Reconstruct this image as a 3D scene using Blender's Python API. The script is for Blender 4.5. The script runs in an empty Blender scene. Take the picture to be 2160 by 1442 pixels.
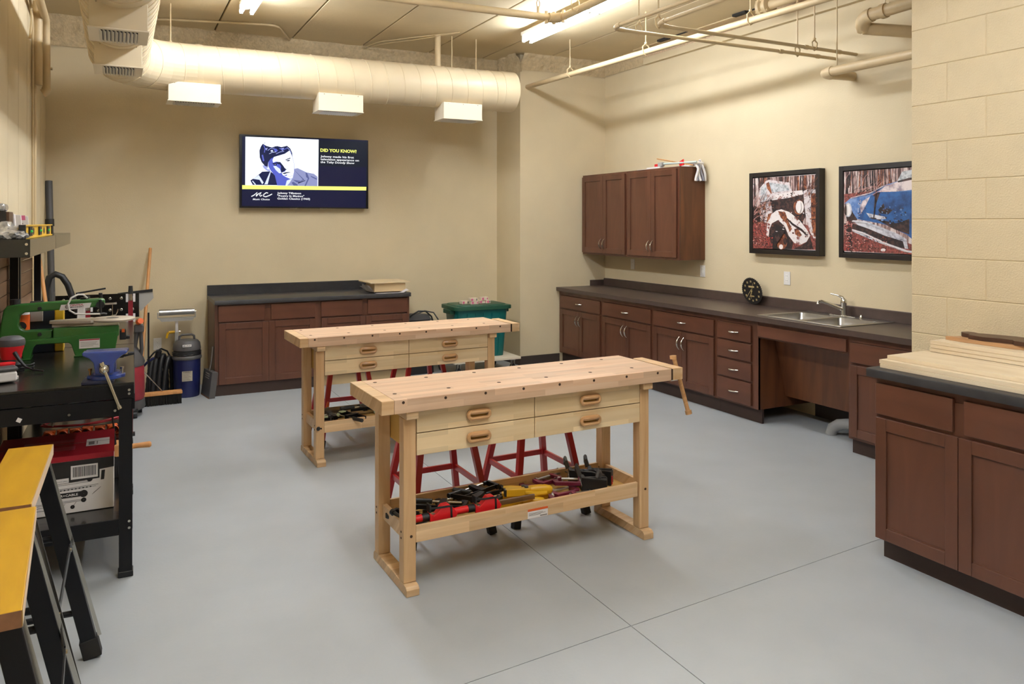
import bpy, bmesh, math, random
from mathutils import Vector, Matrix, noise
random.seed(7)
S = bpy.context.scene
COL = S.collection
pi = math.pi
# ---------------------------------------------------------------- camera
FPX, TH, HZ, CX, HC = 1632.0, math.radians(27.015), 468.7, 1080.0, 1.61
cam = bpy.data.cameras.new('camera')
cam.sensor_width = 36.0
cam.lens = FPX / 2160 * 36
cam.shift_y = -(721 - HZ) / 2160
cam.clip_start = 0.05
camo = bpy.data.objects.new('camera', cam)
camo.location = (0, 0, HC)
camo.rotation_euler = (pi / 2, 0, -TH)
COL.objects.link(camo)
S.camera = camo
# ---------------------------------------------------------------- view, world
S.view_settings.view_transform = 'Standard'
S.view_settings.look = 'None'
S.view_settings.gamma = 1.0
S.view_settings.use_curve_mapping = False
S.view_settings.exposure = 0.22
TUBE = 92.0          # fluorescent tube strength
W = bpy.data.worlds.new('world')
S.world = W
W.use_nodes = True
W.node_tree.nodes['Background'].inputs[0].default_value = (1, 0.95, 0.88, 1)
W.node_tree.nodes['Background'].inputs[1].default_value = 0.05

def at(u, v, x=None, y=None, z=None):
    """a pixel of the photograph met with a world plane -> a point in the room"""
    a, b = (u - CX) / FPX, -(v - HZ) / FPX
    s, c = math.sin(TH), math.cos(TH)
    d = Vector((s + c * a, c - s * a, b))
    if z is not None: t = (z - HC) / d.z
    elif x is not None: t = x / d.x
    else: t = y / d.y
    return Vector((0, 0, HC)) + d * t

# ---------------------------------------------------------------- geometry helper
class G:
    def __init__(s): s.v = []; s.f = []
    def add(s, vs, fs):
        o = len(s.v); s.v += [tuple(p) for p in vs]; s.f += [tuple(i + o for i in f) for f in fs]; return s
    def box(s, x0, y0, z0, x1, y1, z1):
        x0, x1 = min(x0, x1), max(x0, x1); y0, y1 = min(y0, y1), max(y0, y1); z0, z1 = min(z0, z1), max(z0, z1)
        return s.add([(x0,y0,z0),(x1,y0,z0),(x1,y1,z0),(x0,y1,z0),(x0,y0,z1),(x1,y0,z1),(x1,y1,z1),(x0,y1,z1)],
                     [(0,3,2,1),(4,5,6,7),(0,1,5,4),(1,2,6,5),(2,3,7,6),(3,0,4,7)])
    def bar(s, p0, p1, w, h, up=(0,0,1)):
        p0, p1 = Vector(p0), Vector(p1); d = (p1 - p0).normalized(); u = Vector(up)
        if abs(d.dot(u)) > 0.98: u = Vector((1,0,0))
        a = d.cross(u).normalized(); b = a.cross(d).normalized(); a *= w/2; b *= h/2
        vs = [p0-a-b, p0+a-b, p0+a+b, p0-a+b, p1-a-b, p1+a-b, p1+a+b, p1-a+b]
        return s.add(vs, [(0,1,2,3),(7,6,5,4),(4,5,1,0),(5,6,2,1),(6,7,3,2),(7,4,0,3)])
    def cyl(s, p0, p1, r0, r1=None, n=12, caps=True):
        r1 = r0 if r1 is None else r1
        p0, p1 = Vector(p0), Vector(p1); d = (p1 - p0).normalized()
        u = Vector((0,0,1)) if abs(d.z) < 0.9 else Vector((1,0,0))
        a = d.cross(u).normalized(); b = d.cross(a).normalized()
        vs = []
        for p, r in ((p0, r0), (p1, r1)):
            for i in range(n):
                t = 2*pi*i/n; vs.append(p + (a*math.cos(t) + b*math.sin(t))*r)
        fs = [(i, (i+1) % n, n + (i+1) % n, n + i) for i in range(n)]
        if caps: fs += [tuple(range(n-1, -1, -1)), tuple(range(n, 2*n))]
        return s.add(vs, fs)
    def tube(s, pts, r, n=8, closed=False, caps=True):
        P = [Vector(p) for p in pts]; m = len(P); R = r if isinstance(r, (list, tuple)) else [r]*m
        T = []
        for i in range(m):
            if closed: t = P[(i+1) % m] - P[i-1]
            else: t = P[min(i+1, m-1)] - P[max(i-1, 0)]
            T.append(t.normalized())
        u = Vector((0,0,1)) if abs(T[0].z) < 0.9 else Vector((1,0,0))
        a = T[0].cross(u).normalized(); vs = []
        for i in range(m):
            a = (a - T[i]*a.dot(T[i])).normalized(); b = T[i].cross(a)
            for k in range(n):
                q = 2*pi*k/n; vs.append(P[i] + (a*math.cos(q) + b*math.sin(q))*R[i])
        fs = []
        for i in range(m if closed else m-1):
            j = (i+1) % m
            for k in range(n):
                l = (k+1) % n; fs.append((i*n+k, i*n+l, j*n+l, j*n+k))
        if not closed and caps: fs += [tuple(range(n-1, -1, -1)), tuple(range((m-1)*n, m*n))]
        return s.add(vs, fs)
    def lathe(s, prof, c=(0,0,0), axis='z', n=20, caps=True):
        vs = []; cx, cy, cz = c
        for r, h in prof:
            for i in range(n):
                t = 2*pi*i/n; p, q = r*math.cos(t), r*math.sin(t)
                vs.append((cx+p, cy+q, cz+h) if axis == 'z' else (cx+h, cy+p, cz+q) if axis == 'x' else (cx+q, cy+h, cz+p))
        m = len(prof)
        fs = [(i*n+k, i*n+(k+1) % n, (i+1)*n+(k+1) % n, (i+1)*n+k) for i in range(m-1) for k in range(n)]
        if caps: fs += [tuple(range(n-1, -1, -1)), tuple(range((m-1)*n, m*n))]
        return s.add(vs, fs)
    def prism(s, poly, axis, a, b):
        n = len(poly)
        def mk(p, h): return (h, p[0], p[1]) if axis == 'x' else (p[0], h, p[1]) if axis == 'y' else (p[0], p[1], h)
        vs = [mk(p, a) for p in poly] + [mk(p, b) for p in poly]
        fs = [tuple(range(n-1, -1, -1)), tuple(range(n, 2*n))] + [(i, (i+1) % n, n+(i+1) % n, n+i) for i in range(n)]
        return s.add(vs, fs)
    def ball(s, c, r, n=10, m=6, sc=(1,1,1)):
        prof = [(max(r*math.sin(pi*i/m), 1e-4), -r*math.cos(pi*i/m)) for i in range(m+1)]
        o = len(s.v); s.lathe(prof, (0,0,0), 'z', n)
        s.v[o:] = [(c[0]+p[0]*sc[0], c[1]+p[1]*sc[1], c[2]+p[2]*sc[2]) for p in s.v[o:]]
        return s
    def xf(s, M):
        s.v = [tuple(M @ Vector(p)) for p in s.v]; return s
    def mesh(s, name, mats):
        me = bpy.data.meshes.new(name); me.from_pydata(s.v, [], s.f)
        bm = bmesh.new(); bm.from_mesh(me); bmesh.ops.recalc_face_normals(bm, faces=bm.faces); bm.to_mesh(me); bm.free()
        for m in (mats if isinstance(mats, (list, tuple)) else [mats]): me.materials.append(m)
        return me

def RX(a): return Matrix.Rotation(a, 4, 'X')
def RY(a): return Matrix.Rotation(a, 4, 'Y')
def RZ(a): return Matrix.Rotation(a, 4, 'Z')
def TR(*p): return Matrix.Translation(Vector(p))

def P(name, g, m, parent=None, bevel=0.0, smooth=True, loc=None, rot=None):
    """link ONE mesh object"""
    me = g if isinstance(g, bpy.types.Mesh) else g.mesh(name, m)
    o = bpy.data.objects.new(name, me); COL.objects.link(o)
    if parent is not None: o.parent = parent
    if loc is not None: o.location = loc
    if rot is not None: o.rotation_euler = rot
    if smooth and not isinstance(g, bpy.types.Mesh):
        me.shade_smooth(); me.set_sharp_from_angle(angle=math.radians(38))
    if bevel:
        b = o.modifiers.new('bevel', 'BEVEL'); b.width = bevel; b.segments = 2; b.limit_method = 'ANGLE'; b.angle_limit = math.radians(40)
        b.harden_normals = smooth
    return o
def tag(o, label, cat, group=None, kind=None):
    if label: o['label'] = label
    if cat: o['category'] = cat
    if group: o['group'] = group
    if kind: o['kind'] = kind
    return o
def T(name, label, cat, loc=(0,0,0), rz=0.0, group=None, rot=None):
    o = bpy.data.objects.new(name, None); COL.objects.link(o); o.location = loc
    o.rotation_euler = rot if rot else (0,0,rz); o.empty_display_size = 0.05
    return tag(o, label, cat, group)
def ST(name, g, m, parent=None, **k):
    o = P(name, g, m, parent, **k)
    if parent is None: o['kind'] = 'structure'
    return o
def dup(root, loc, rz, label=None, group=None):
    """a copy of a thing with copies of its parts and their sub-parts"""
    def cp(o, par):
        c = o.copy(); COL.objects.link(c)
        if par is not None: c.parent = par
        for ch in [h for h in kids.get(o.name, [])]: cp(ch, c)
        return c
    kids = {}
    for o in COL.objects:
        if o.parent is not None: kids.setdefault(o.parent.name, []).append(o)
    r = cp(root, None); r.location = loc; r.rotation_euler = (root.rotation_euler[0], root.rotation_euler[1], rz)
    if label: r['label'] = label
    if group: r['group'] = group
    return r

# ---------------------------------------------------------------- materials
def lin(h):
    if isinstance(h, str):
        h = h.lstrip('#'); c = [int(h[i:i+2], 16)/255 for i in (0,2,4)]
        return tuple(x/12.92 if x <= 0.04045 else ((x+0.055)/1.055)**2.4 for x in c)
    return tuple(h)
def M(name, col, rough=0.5, metal=0.0, var=0.0, vs=6.0, bump=0.0, bs=80.0, emit=0.0, spec=0.5, stretch=(1,1,1), trans=0.0, alpha=1.0, coat=0.0):
    m = bpy.data.materials.new(name); m.use_nodes = True; nt = m.node_tree; N = nt.nodes; L = nt.links
    b = N['Principled BSDF']; c = lin(col)
    b.inputs['Base Color'].default_value = (*c, 1); b.inputs['Roughness'].default_value = rough; b.inputs['Metallic'].default_value = metal
    b.inputs['Specular IOR Level'].default_value = spec
    if trans: b.inputs['Transmission Weight'].default_value = trans
    if alpha < 1: b.inputs['Alpha'].default_value = alpha
    if coat: b.inputs['Coat Weight'].default_value = coat
    if emit:
        b.inputs['Emission Color'].default_value = (*c, 1); b.inputs['Emission Strength'].default_value = emit
    if var or bump:
        tc = N.new('ShaderNodeTexCoord'); mp = N.new('ShaderNodeMapping'); L.new(tc.outputs['Object'], mp.inputs['Vector'])
        mp.inputs['Scale'].default_value = stretch
    if var:
        n = N.new('ShaderNodeTexNoise'); n.inputs['Scale'].default_value = vs; n.inputs['Detail'].default_value = 5
        L.new(mp.outputs[0], n.inputs['Vector'])
        r = N.new('ShaderNodeMapRange'); r.inputs[1].default_value = 0.3; r.inputs[2].default_value = 0.7
        r.inputs[3].default_value = 1 - var; r.inputs[4].default_value = 1 + var; L.new(n.outputs[0], r.inputs[0])
        mx = N.new('ShaderNodeVectorMath'); mx.operation = 'SCALE'; mx.inputs[0].default_value = c
        L.new(r.outputs[0], mx.inputs['Scale']); L.new(mx.outputs[0], b.inputs['Base Color'])
    if bump:
        n2 = N.new('ShaderNodeTexNoise'); n2.inputs['Scale'].default_value = bs; n2.inputs['Detail'].default_value = 4
        L.new(mp.outputs[0], n2.inputs['Vector'])
        bp = N.new('ShaderNodeBump'); bp.inputs['Strength'].default_value = bump; bp.inputs['Distance'].default_value = 0.01
        L.new(n2.outputs[0], bp.inputs['Height']); L.new(bp.outputs[0], b.inputs['Normal'])
    return m
def wood(name, c0, c1, axis='x', rough=0.45, stave=None, ring=1.0, scale=1.0, c2=None, coat=0.0):
    """grain along an axis; stave=(length,width) adds glued-up laminations"""
    m = bpy.data.materials.new(name); m.use_nodes = True; nt = m.node_tree; N = nt.nodes; L = nt.links
    b = N['Principled BSDF']; b.inputs['Roughness'].default_value = rough; b.inputs['Coat Weight'].default_value = coat
    tc = N.new('ShaderNodeTexCoord'); sp = N.new('ShaderNodeSeparateXYZ'); L.new(tc.outputs['Object'], sp.inputs[0])
    ad = N.new('ShaderNodeMath'); ad.operation = 'ADD'
    al, o1, o2 = {'x': (0,1,2), 'y': (1,0,2), 'z': (2,0,1)}[axis]
    L.new(sp.outputs[o1], ad.inputs[0]); L.new(sp.outputs[o2], ad.inputs[1])
    cb = N.new('ShaderNodeCombineXYZ'); L.new(sp.outputs[al], cb.inputs[0]); L.new(ad.outputs[0], cb.inputs[1])
    off = cb.outputs[0]
    if stave:
        br = N.new('ShaderNodeTexBrick'); br.offset = 0.37; br.inputs['Color1'].default_value = (0,0,0,1); br.inputs['Color2'].default_value = (1,1,1,1)
        br.inputs['Mortar'].default_value = (0.5,0.5,0.5,1); br.inputs['Mortar Size'].default_value = 0.0
        br.inputs['Scale'].default_value = 1.0; br.inputs['Brick Width'].default_value = stave[0]; br.inputs['Row Height'].default_value = stave[1]
        L.new(cb.outputs[0], br.inputs['Vector'])
        vm = N.new('ShaderNodeVectorMath'); vm.operation = 'MULTIPLY_ADD'; L.new(br.outputs['Color'], vm.inputs[0])
        vm.inputs[1].default_value = (7.3, 3.1, 5.7); L.new(cb.outputs[0], vm.inputs[2]); off = vm.outputs[0]
    mp = N.new('ShaderNodeMapping'); mp.inputs['Scale'].default_value = (1.6*scale, 22*scale*ring, 6); L.new(off, mp.inputs['Vector'])
    n = N.new('ShaderNodeTexNoise'); n.inputs['Scale'].default_value = 1.0; n.inputs['Detail'].default_value = 6; n.inputs['Distortion'].default_value = 0.6
    L.new(mp.outputs[0], n.inputs['Vector'])
    cr = N.new('ShaderNodeValToRGB'); cr.color_ramp.elements[0].position = 0.3; cr.color_ramp.elements[1].position = 0.72
    cr.color_ramp.elements[0].color = (*lin(c0), 1); cr.color_ramp.elements[1].color = (*lin(c1), 1)
    L.new(n.outputs[0], cr.inputs[0]); out = cr.outputs[0]
    if stave:
        mr = N.new('ShaderNodeMapRange'); mr.inputs[3].default_value = 0.86; mr.inputs[4].default_value = 1.1; L.new(br.outputs['Color'], mr.inputs[0])
        vs = N.new('ShaderNodeVectorMath'); vs.operation = 'SCALE'; L.new(out, vs.inputs[0]); L.new(mr.outputs[0], vs.inputs['Scale']); out = vs.outputs[0]
    L.new(out, b.inputs['Base Color'])
    bp = N.new('ShaderNodeBump'); bp.inputs['Strength'].default_value = 0.08; bp.inputs['Distance'].default_value = 0.004
    L.new(n.outputs[0], bp.inputs['Height']); L.new(bp.outputs[0], b.inputs['Normal'])
    return m

PAINT = '#d6c5a2'
m_wall = M('wall paint', PAINT, 0.75, var=0.03, vs=3, bump=0.12, bs=90)
m_block = M('painted block', '#d2bf9b', 0.7, var=0.03, vs=8, bump=0.35, bs=120)
m_ceil = M('ceiling paint', '#d3c09a', 0.8, var=0.05, vs=2.5, bump=0.15, bs=40)
m_seam = M('ceiling joint', '#6b5836', 0.9)
m_foam = M('sprayed foam', '#cdb995', 0.85, var=0.12, vs=30, bump=1.0, bs=45)
m_floor = M('grey floor paint', '#a8acaf', 0.40, var=0.045, vs=2.6, bump=0.06, bs=60, spec=0.4)
m_joint = M('floor joint', '#3e3c39', 0.9)
m_base = M('vinyl base', '#3c322b', 0.5)
m_fire = M('fireproofing', '#d2b796', 0.95, var=0.2, vs=60, bump=1.0, bs=160)
m_dkpaint = M('dark gap', '#2a2622', 0.9)
m_pipe = M('painted pipe', '#cbb48c', 0.45, var=0.03, vs=20)
m_duct = M('painted duct', '#dccaa8', 0.42, var=0.03, vs=4)
m_reg = M('register white', '#e9dcc4', 0.45)
m_regin = M('register dark', '#17161a', 0.8)
m_louver = M('louver grey', '#dcd6cc', 0.4)
m_brass = M('sprinkler bronze', '#8a6a45', 0.35, metal=0.9)
m_white = M('white enamel', '#f2efe8', 0.35)
m_tube = M('fluorescent tube', (0.84, 0.905, 1.0), 0.3, emit=TUBE)
m_tubedim = M('dimmed fluorescent tube', (0.84, 0.905, 1.0), 0.3, emit=TUBE*.8)  # strength lowered so the right wall comes out less bright
m_tubefill = M('added fill tube', (0.84, 0.905, 1.0), 0.3, emit=TUBE*.36)  # weak tube for the added fill strip only
m_cab = wood('cherry stained maple', '#4d2c1d', '#663e2b', 'z', 0.38, ring=0.35, scale=0.8, coat=0.15)
m_cabh = wood('cherry stained maple flat', '#4e2c1d', '#6b412d', 'x', 0.38, ring=0.35, scale=0.8, coat=0.15)
m_cabside = wood('oak stained side', '#4d2a17', '#6e4224', 'z', 0.45, ring=0.6)
m_top = M('brown laminate', '#4a3c36', 0.36, var=0.12, vs=14, bump=0.03, bs=200)
m_topk = M('black laminate', '#2c2b2d', 0.38, var=0.2, vs=16, bump=0.03, bs=200)
m_toe = M('dark toe kick', '#35231b', 0.6, var=0.1)
m_raw = M('raw board', '#c6ad84', 0.7, var=0.06)
m_chrome = M('chrome', '#d8d6d2', 0.16, metal=1.0)
m_steel = M('stainless steel', '#bdbbb8', 0.28, metal=1.0, var=0.03, vs=30)
m_nickel = M('satin nickel', '#d5cfc4', 0.22, metal=1.0)
m_bench = wood('rubberwood top', '#c9a282', '#dcbd9f', 'x', 0.42, stave=(0.42, 0.043), ring=1.0)
m_benchf = wood('rubberwood rail', '#c89f70', '#e3c49b', 'x', 0.42, stave=(0.5, 0.06), ring=1.0)
m_benchz = wood('rubberwood leg', '#c2986a', '#dcb98b', 'z', 0.42, ring=1.2)
m_drawer = wood('pale drawer front', '#d6b88b', '#e9d1a9', 'x', 0.45, stave=(0.33, 0.05), ring=0.8)
m_ply = M('yellow plywood', '#c59a4e', 0.6, var=0.08, vs=10)
m_pull = wood('oiled pull', '#b08254', '#cb9f70', 'x', 0.28, ring=2)
m_hole = M('dog hole shade', '#3a2513', 0.9)
m_red = M('red stool paint', '#a3161a', 0.32, coat=0.3)
m_rub = M('black rubber', '#15120f', 0.7)
m_blk = M('black powder coat', '#0d0d10', 0.38, var=0.1, vs=20, spec=0.3)
m_shelf = M('black gloss shelf', '#0f0f11', 0.13, spec=0.6)
m_blkg = M('black gloss', '#0e0d0c', 0.22, coat=0.2)
m_bworktop = M('black worktop', '#1b1916', 0.24)
m_blkp = M('black plastic', '#1a1a1c', 0.45)
m_gryp = M('dark grey plastic', '#4d4b4b', 0.5, var=0.05)
m_lgry = M('light grey plastic', '#a6a39d', 0.5)
m_bolt = M('bolt zinc', '#c9c5bb', 0.25, metal=1.0)
m_green = M('green machine enamel', '#2a6426', 0.3, coat=0.35, var=0.04)
m_castal = M('cast table', '#b6aa99', 0.45, metal=0.25, var=0.05)
m_blue = M('blue vise enamel', '#233a80', 0.28, coat=0.4, bump=0.2, bs=220)
m_dkblue = M('dark blue vise base', '#1c2038', 0.35)
m_orange = M('orange plastic', '#d65a18', 0.4)
m_redp = M('red plastic', '#d21f25', 0.35)
m_maroon = M('maroon paint', '#6e1a33', 0.4)
m_dred = M('deep red bar', '#8a1a26', 0.4)
m_yel = M('yellow plastic', '#d9a71f', 0.38)
m_ylw = M('level yellow', '#e8b92a', 0.35)
m_ybd = wood('yellow stained board', '#ad800a', '#c29312', 'y', 0.4, ring=0.7)
m_endgr = M('end grain', '#7d5638', 0.7, var=0.15, vs=40)
m_paleedge = M('pale board edge', '#d9bfa0', 0.6)
m_wht = M('white card', '#e3dedb', 0.6)
m_blkcard = M('black card', '#1e1b1a', 0.5)
m_redcard = M('red card', '#a51426', 0.45, var=0.05)
m_ink = M('ink black', '#1d1a1a', 0.6)
m_inkg = M('ink grey', '#77716d', 0.6)
m_lime = M('green sticker', '#2fd44a', 0.5)
m_tan = M('broom wood', '#c98f55', 0.5, var=0.1, vs=10, stretch=(4,4,0.5))
m_lumber = wood('pine board', '#d0ba98', '#e2d2b6', 'y', 0.55, ring=0.8)
m_lumber2 = wood('pine board edge', '#d9b988', '#ecd2a6', 'y', 0.55, ring=1.2)
m_walnut = wood('burnt walnut', '#2a1712', '#5a3a24', 'y', 0.4, ring=1.5)
m_cedar = wood('cedar', '#a5764c', '#c39a6e', 'y', 0.5, ring=1.5)
m_bin = M('teal bin', '#0e6663', 0.35, trans=0.15)
m_binlid = M('green lid', '#1c4a36', 0.45)
m_dolly = M('dolly board', '#d6cab4', 0.5)
m_navy = M('navy blue tank', '#1b2150', 0.35, var=0.06)
m_film = M('plastic film', '#d9d4d6', 0.25, var=0.06, trans=0.0)
m_shiny = M('clear film', '#c9c9c9', 0.15, var=0.3, vs=40, metal=0.55)
m_frame = M('picture frame', '#1c1512', 0.4, var=0.1)
m_peg = wood('brown hardboard', '#84654c', '#9a7a5e', 'y', 0.6, ring=0.6)
m_out = M('outlet plate', '#e9e5df', 0.35)
m_pvc = M('grey pipe', '#8f8f8f', 0.45, bump=0.1, bs=120)
m_tvb = M('tv bezel', '#101014', 0.2)
m_rope = M('white hose', '#d5d0c8', 0.4)
m_pink = M('pink print', '#d8688f', 0.5)
m_cream = M('cream carton', '#e3d3bc', 0.55)
# ================================================================ the room
XL, XR, YB, ZC, YF = -0.585, 5.18, 8.25, 3.50, -3.0
YN = 7.72                                            # face of the boxed-out corner
# floor: painted slabs parted by tooled joints
fl = ST('floor', G().box(XL-.1, YF-.1, -.2, XR+.1, YB+.1, -.04), m_joint)
def yj(x): return 2.535 + 0.075*(x - 1.823)
xj = 1.826
g5 = 0.0017
for poly in ([(XL-.05,YF),(xj-g5,YF),(xj-g5,yj(xj)-g5),(XL-.05,yj(XL)-g5)], [(xj+g5,YF),(XR+.05,YF),(XR+.05,yj(XR)-g5),(xj+g5,yj(xj)-g5)],
             [(XL-.05,yj(XL)+g5),(xj-g5,yj(xj)+g5),(xj-g5,YB+.05),(XL-.05,YB+.05)], [(xj+g5,yj(xj)+g5),(XR+.05,yj(XR)+g5),(XR+.05,YB+.05),(xj+g5,YB+.05)]):
    ST('floor_slab', G().prism(poly, 'z', -.04, 0), m_floor, fl)
# walls
ST('wall_back', G().box(XL-.12, YB, 0, 4.02, YB+.12, ZC+.1), m_wall)
ST('wall_right', G().box(XR, YF, 0, XR+.12, YN+.1, ZC+.1), m_wall)
ST('wall_front', G().box(XL-.12, YF-.12, 0, XR+.12, YF, ZC+.1), m_wall)
ST('wall_corner', G().prism([(4.04,YN),(XR+.1,YN),(XR+.1,YB+.12),(4.005,YB+.12),(4.005,YB)], 'z', 0, ZC+.1), m_wall)
wl = ST('wall_left', G().box(XL-.12, YF, 0, XL-.022, YB+.1, ZC+.1), m_seam)
y = YB
pan = G().box(0, 0, 0, .022, .542, ZC+.05).mesh('wall_panel', m_wall)
while y > YF + .5:
    P('wall_panel', pan, None, wl, loc=(XL-.022, y-.545, 0)); y -= .55
# concrete block partition
XP, YP = 3.835, 2.755
wp = ST('wall_partition', G().box(XP+.007, YF+.2, 0, XP+.19, YP-.012, ZC+.1), m_block)
ch, bl = 0.2032, 0.4064
def blk(L):
    b = .0045; g = G(); x0, x1 = 0.0, .05
    ys, zs = (-L, 0), (0, ch)
    vs = [(x1,ys[0],zs[0]),(x1,ys[1],zs[0]),(x1,ys[1],zs[1]),(x1,ys[0],zs[1]),
          (b,ys[0],zs[0]),(b,ys[1],zs[0]),(b,ys[1],zs[1]),(b,ys[0],zs[1]),
          (0,ys[0]+b,zs[0]+b),(0,ys[1]-b,zs[0]+b),(0,ys[1]-b,zs[1]-b),(0,ys[0]+b,zs[1]-b)]
    fs = [(3,2,1,0),(8,9,10,11)]
    for o in (0, 4):
        for i in range(4): j = (i+1) % 4; fs.append((o+i, o+j, o+4+j, o+4+i))
    return g.add(vs, fs).mesh('concrete_block', m_block)
bfull, bhalf = blk(bl), blk(bl/2)
bend = G().box(.006, -.02, 0, .19, -.001, ZC)
for k in range(17):
    yy = YP; half = (k % 2 == 1); i = 0
    while yy > -1.0:
        first_half = half and i == 0
        P('concrete_block', bhalf if first_half else bfull, None, wp, loc=(XP, yy, k*ch)); yy -= bl/2 if first_half else bl; i += 1
P('end_face', bend, m_block, wp, loc=(XP+.001, YP, 0))
# ceiling: precast planks
ce = ST('ceiling', G().box(XL-.1, YF-.1, ZC+.03, XR+.1, YB+.1, ZC+.15), m_seam)
cx = [XL-.05, .11, .855, 1.60, 2.34, 3.09, 3.75, 4.40, XR+.05]
for a, b in zip(cx, cx[1:]):
    P('ceiling_plank', G().box(a+.007, YF-.05, ZC, b-.007, YB+.05, ZC+.03), m_ceil, ce, bevel=.006)
# sprayed foam along the wall heads
def foam(name, p0, p1, nrm, zb, depth=.13, amp=.05, seed=0):
    p0, p1, nrm = Vector(p0), Vector(p1), Vector(nrm); Ln = (p1-p0).length
    nu, nv = max(8, int(Ln/.02)), 12; g = G(); vs = []
    for i in range(nu+1):
        for j in range(nv+1):
            t = j/nv
            d = depth*(t**1.6)*.9 + .012; z = zb + (ZC + .01 - zb)*t
            p = p0.lerp(p1, i/nu)
            q = Vector((p.x*9+seed, p.y*9, z*13))
            w = noise.noise(q)*.6 + noise.noise(q*2.7)*.35 + abs(noise.noise(q*5))*.2
            env = min(1.0, 3*t+.15)
            vs.append(tuple(Vector((p.x, p.y, z + (0 if j in (0, nv) else .012*noise.noise(q*3)))) + nrm*max(.004, d + amp*w*env)))
    fs = [(i*(nv+1)+j, (i+1)*(nv+1)+j, (i+1)*(nv+1)+j+1, i*(nv+1)+j+1) for i in range(nu) for j in range(nv)]
    return ST(name, g.add(vs, fs), m_foam)
foam('trim_1', (XL, YB, 0), (4.02, YB, 0), (0,-1,0), 3.235)
foam('trim_2', (4.04, YN, 0), (XR, YN, 0), (0,-1,0), 3.33, depth=.1, seed=5)
foam('trim_3', (4.01, YB, 0), (4.045, YN-.05, 0), (-1,0,0), 3.30, depth=.08, seed=9)
foam('trim_4', (XR, YN, 0), (XR, 6.85, 0), (-1,0,0), 3.34, depth=.08, amp=.03, seed=13)
# fireproofed beam over the right wall with its cover plate
ST('trim_5', G().box(XR-.035, YF, 3.40, XR, 6.86, ZC), m_fire)
ST('trim_6', G().box(XR-.05, YF, 3.335, XR, 6.9, 3.405), m_wall)
ST('trim_7', G().box(XR-.15, YF, ZC-.012, XR-.036, 6.95, ZC-.001), m_pipe)
for yy in (6.3, 5.2, 4.3):
    ST('trim_8', G().box(XR-.20, yy, ZC-.022, XR-.152, yy+.16, ZC-.001).box(XR-.17, yy-.3, ZC-.010, XR-.152, yy, ZC-.001), m_dkpaint)
# vinyl cove base
ST('baseboard_back', G().box(2.72, YB-.008, 0, 4.0, YB, .10), m_base)
ST('baseboard_corner', G().prism([(4.032,YN-.008),(4.55,YN-.008),(4.55,YN),(4.04,YN),(4.005,YB),(3.998,YB)], 'z', 0, .10), m_base)
ST('baseboard_right', G().box(XR-.008, 3.78, 0, XR, 4.59, .10), m_base)
ST('trim_9', G().box(XR-.006, 3.76, .10, XR, 4.597, .42), M('dark plum', '#3b2c38', 0.6))  # flat dark plum sheet on the lower knee space wall
ST('baseboard_left', G().box(XL, YF, 0, XL+.006, YB, .09), m_base)

# ================================================================ lamps of the room
def strip_light(x, y0, y1, z, label, n=2, glow=None):
    t = T('strip_light', label, 'light', (x, (y0+y1)/2, z), group='fluorescent strip lights'); h = (y1-y0)/2
    P('housing', G().prism([(-.052,.085),(-.052,.055),(-.02,.032),(.02,.032),(.052,.055),(.052,.085)], 'y', -h, h), m_white, t)
    for s in (-1, 1):
        for k in range(n):
            a = -h + .03 + (2*h-.03)*k/n; b = a + (2*h-.06)/n - .03
            P('tube', G().cyl((s*.043, a, 0), (s*.043, b, 0), .0165, n=10), glow or m_tube, t)
            P('socket', G().box(s*.043-.012, a-.02, -.018, s*.043+.012, a-.001, .056).box(s*.043-.012, b+.001, -.018, s*.043+.012, b+.02, .056), m_white, t)
    for yy in (-h*.6, h*.6): P('hanger', G().box(-.012, yy-.015, .085, .012, yy+.015, ZC-z), m_white, t)
    return t
ZL = 3.375
strip_light(3.555, 4.24, 6.68, ZL, 'double tube fluorescent strip light near the right wall', glow=m_tubedim)
strip_light(.965, 4.40, 6.84, ZL, 'double tube fluorescent strip light by the round duct at top left')
strip_light(.965, .14, 2.58, ZL, 'fluorescent strip in line with the left light, above the frame')
strip_light(2.1, -.6, 1.84, ZL, 'added fill strip light overhead, out of view, brightening the workbench fronts', glow=m_tubefill)  # fill lamp added out of view to brighten the bench fronts
# ================================================================ ducts and pipes under the ceiling
def duct(name, label, p0, p1, r, par=None, pitch=.165):
    p0, p1 = Vector(p0), Vector(p1); t = T(name, label, 'duct', p0) if par is None else par; o0 = p0 - t.location; d = p1-p0; Ln = d.length; ax = d.normalized()
    P('duct_pipe', G().cyl(o0, o0+d, r, n=48), m_duct, t)
    u = Vector((0,0,1)); a = ax.cross(u).normalized(); b = ax.cross(a)
    nr = int(Ln/pitch); pts = []
    per = 28
    for i in range(nr*per+1):
        q = 2*pi*i/per; pts.append(o0 + ax*(i/per*pitch+.02) + (a*math.cos(q)+b*math.sin(q))*(r+.0012))
    P('spiral_seam', G().tube(pts, .0042, 4), m_duct, t)
    return t
RD = .205
dm = duct('round_duct', 'round cream spiral duct turning from the back wall to the left wall', (.62, 7.29, 2.955), (3.70, 7.27, 2.978), RD)
P('end_cap', G().lathe([(RD+.004,-.16),(RD+.004,0),(RD-.02,.006),(.01,.008)], (3.08,-.02,.023), 'x', 48), m_duct, dm)
P('duct_band', G().lathe([(RD+.003,-.03),(RD+.008,0),(RD+.003,.03)], (.01,0,0), 'x', 48, caps=False), m_duct, dm)
dl = duct('', '', (.012, 6.68, 2.918), (.004, -2.6, 2.918), RD+.003, par=dm, pitch=.12); E0 = Vector((.012, 6.68, 2.955)) - dm.location
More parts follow.
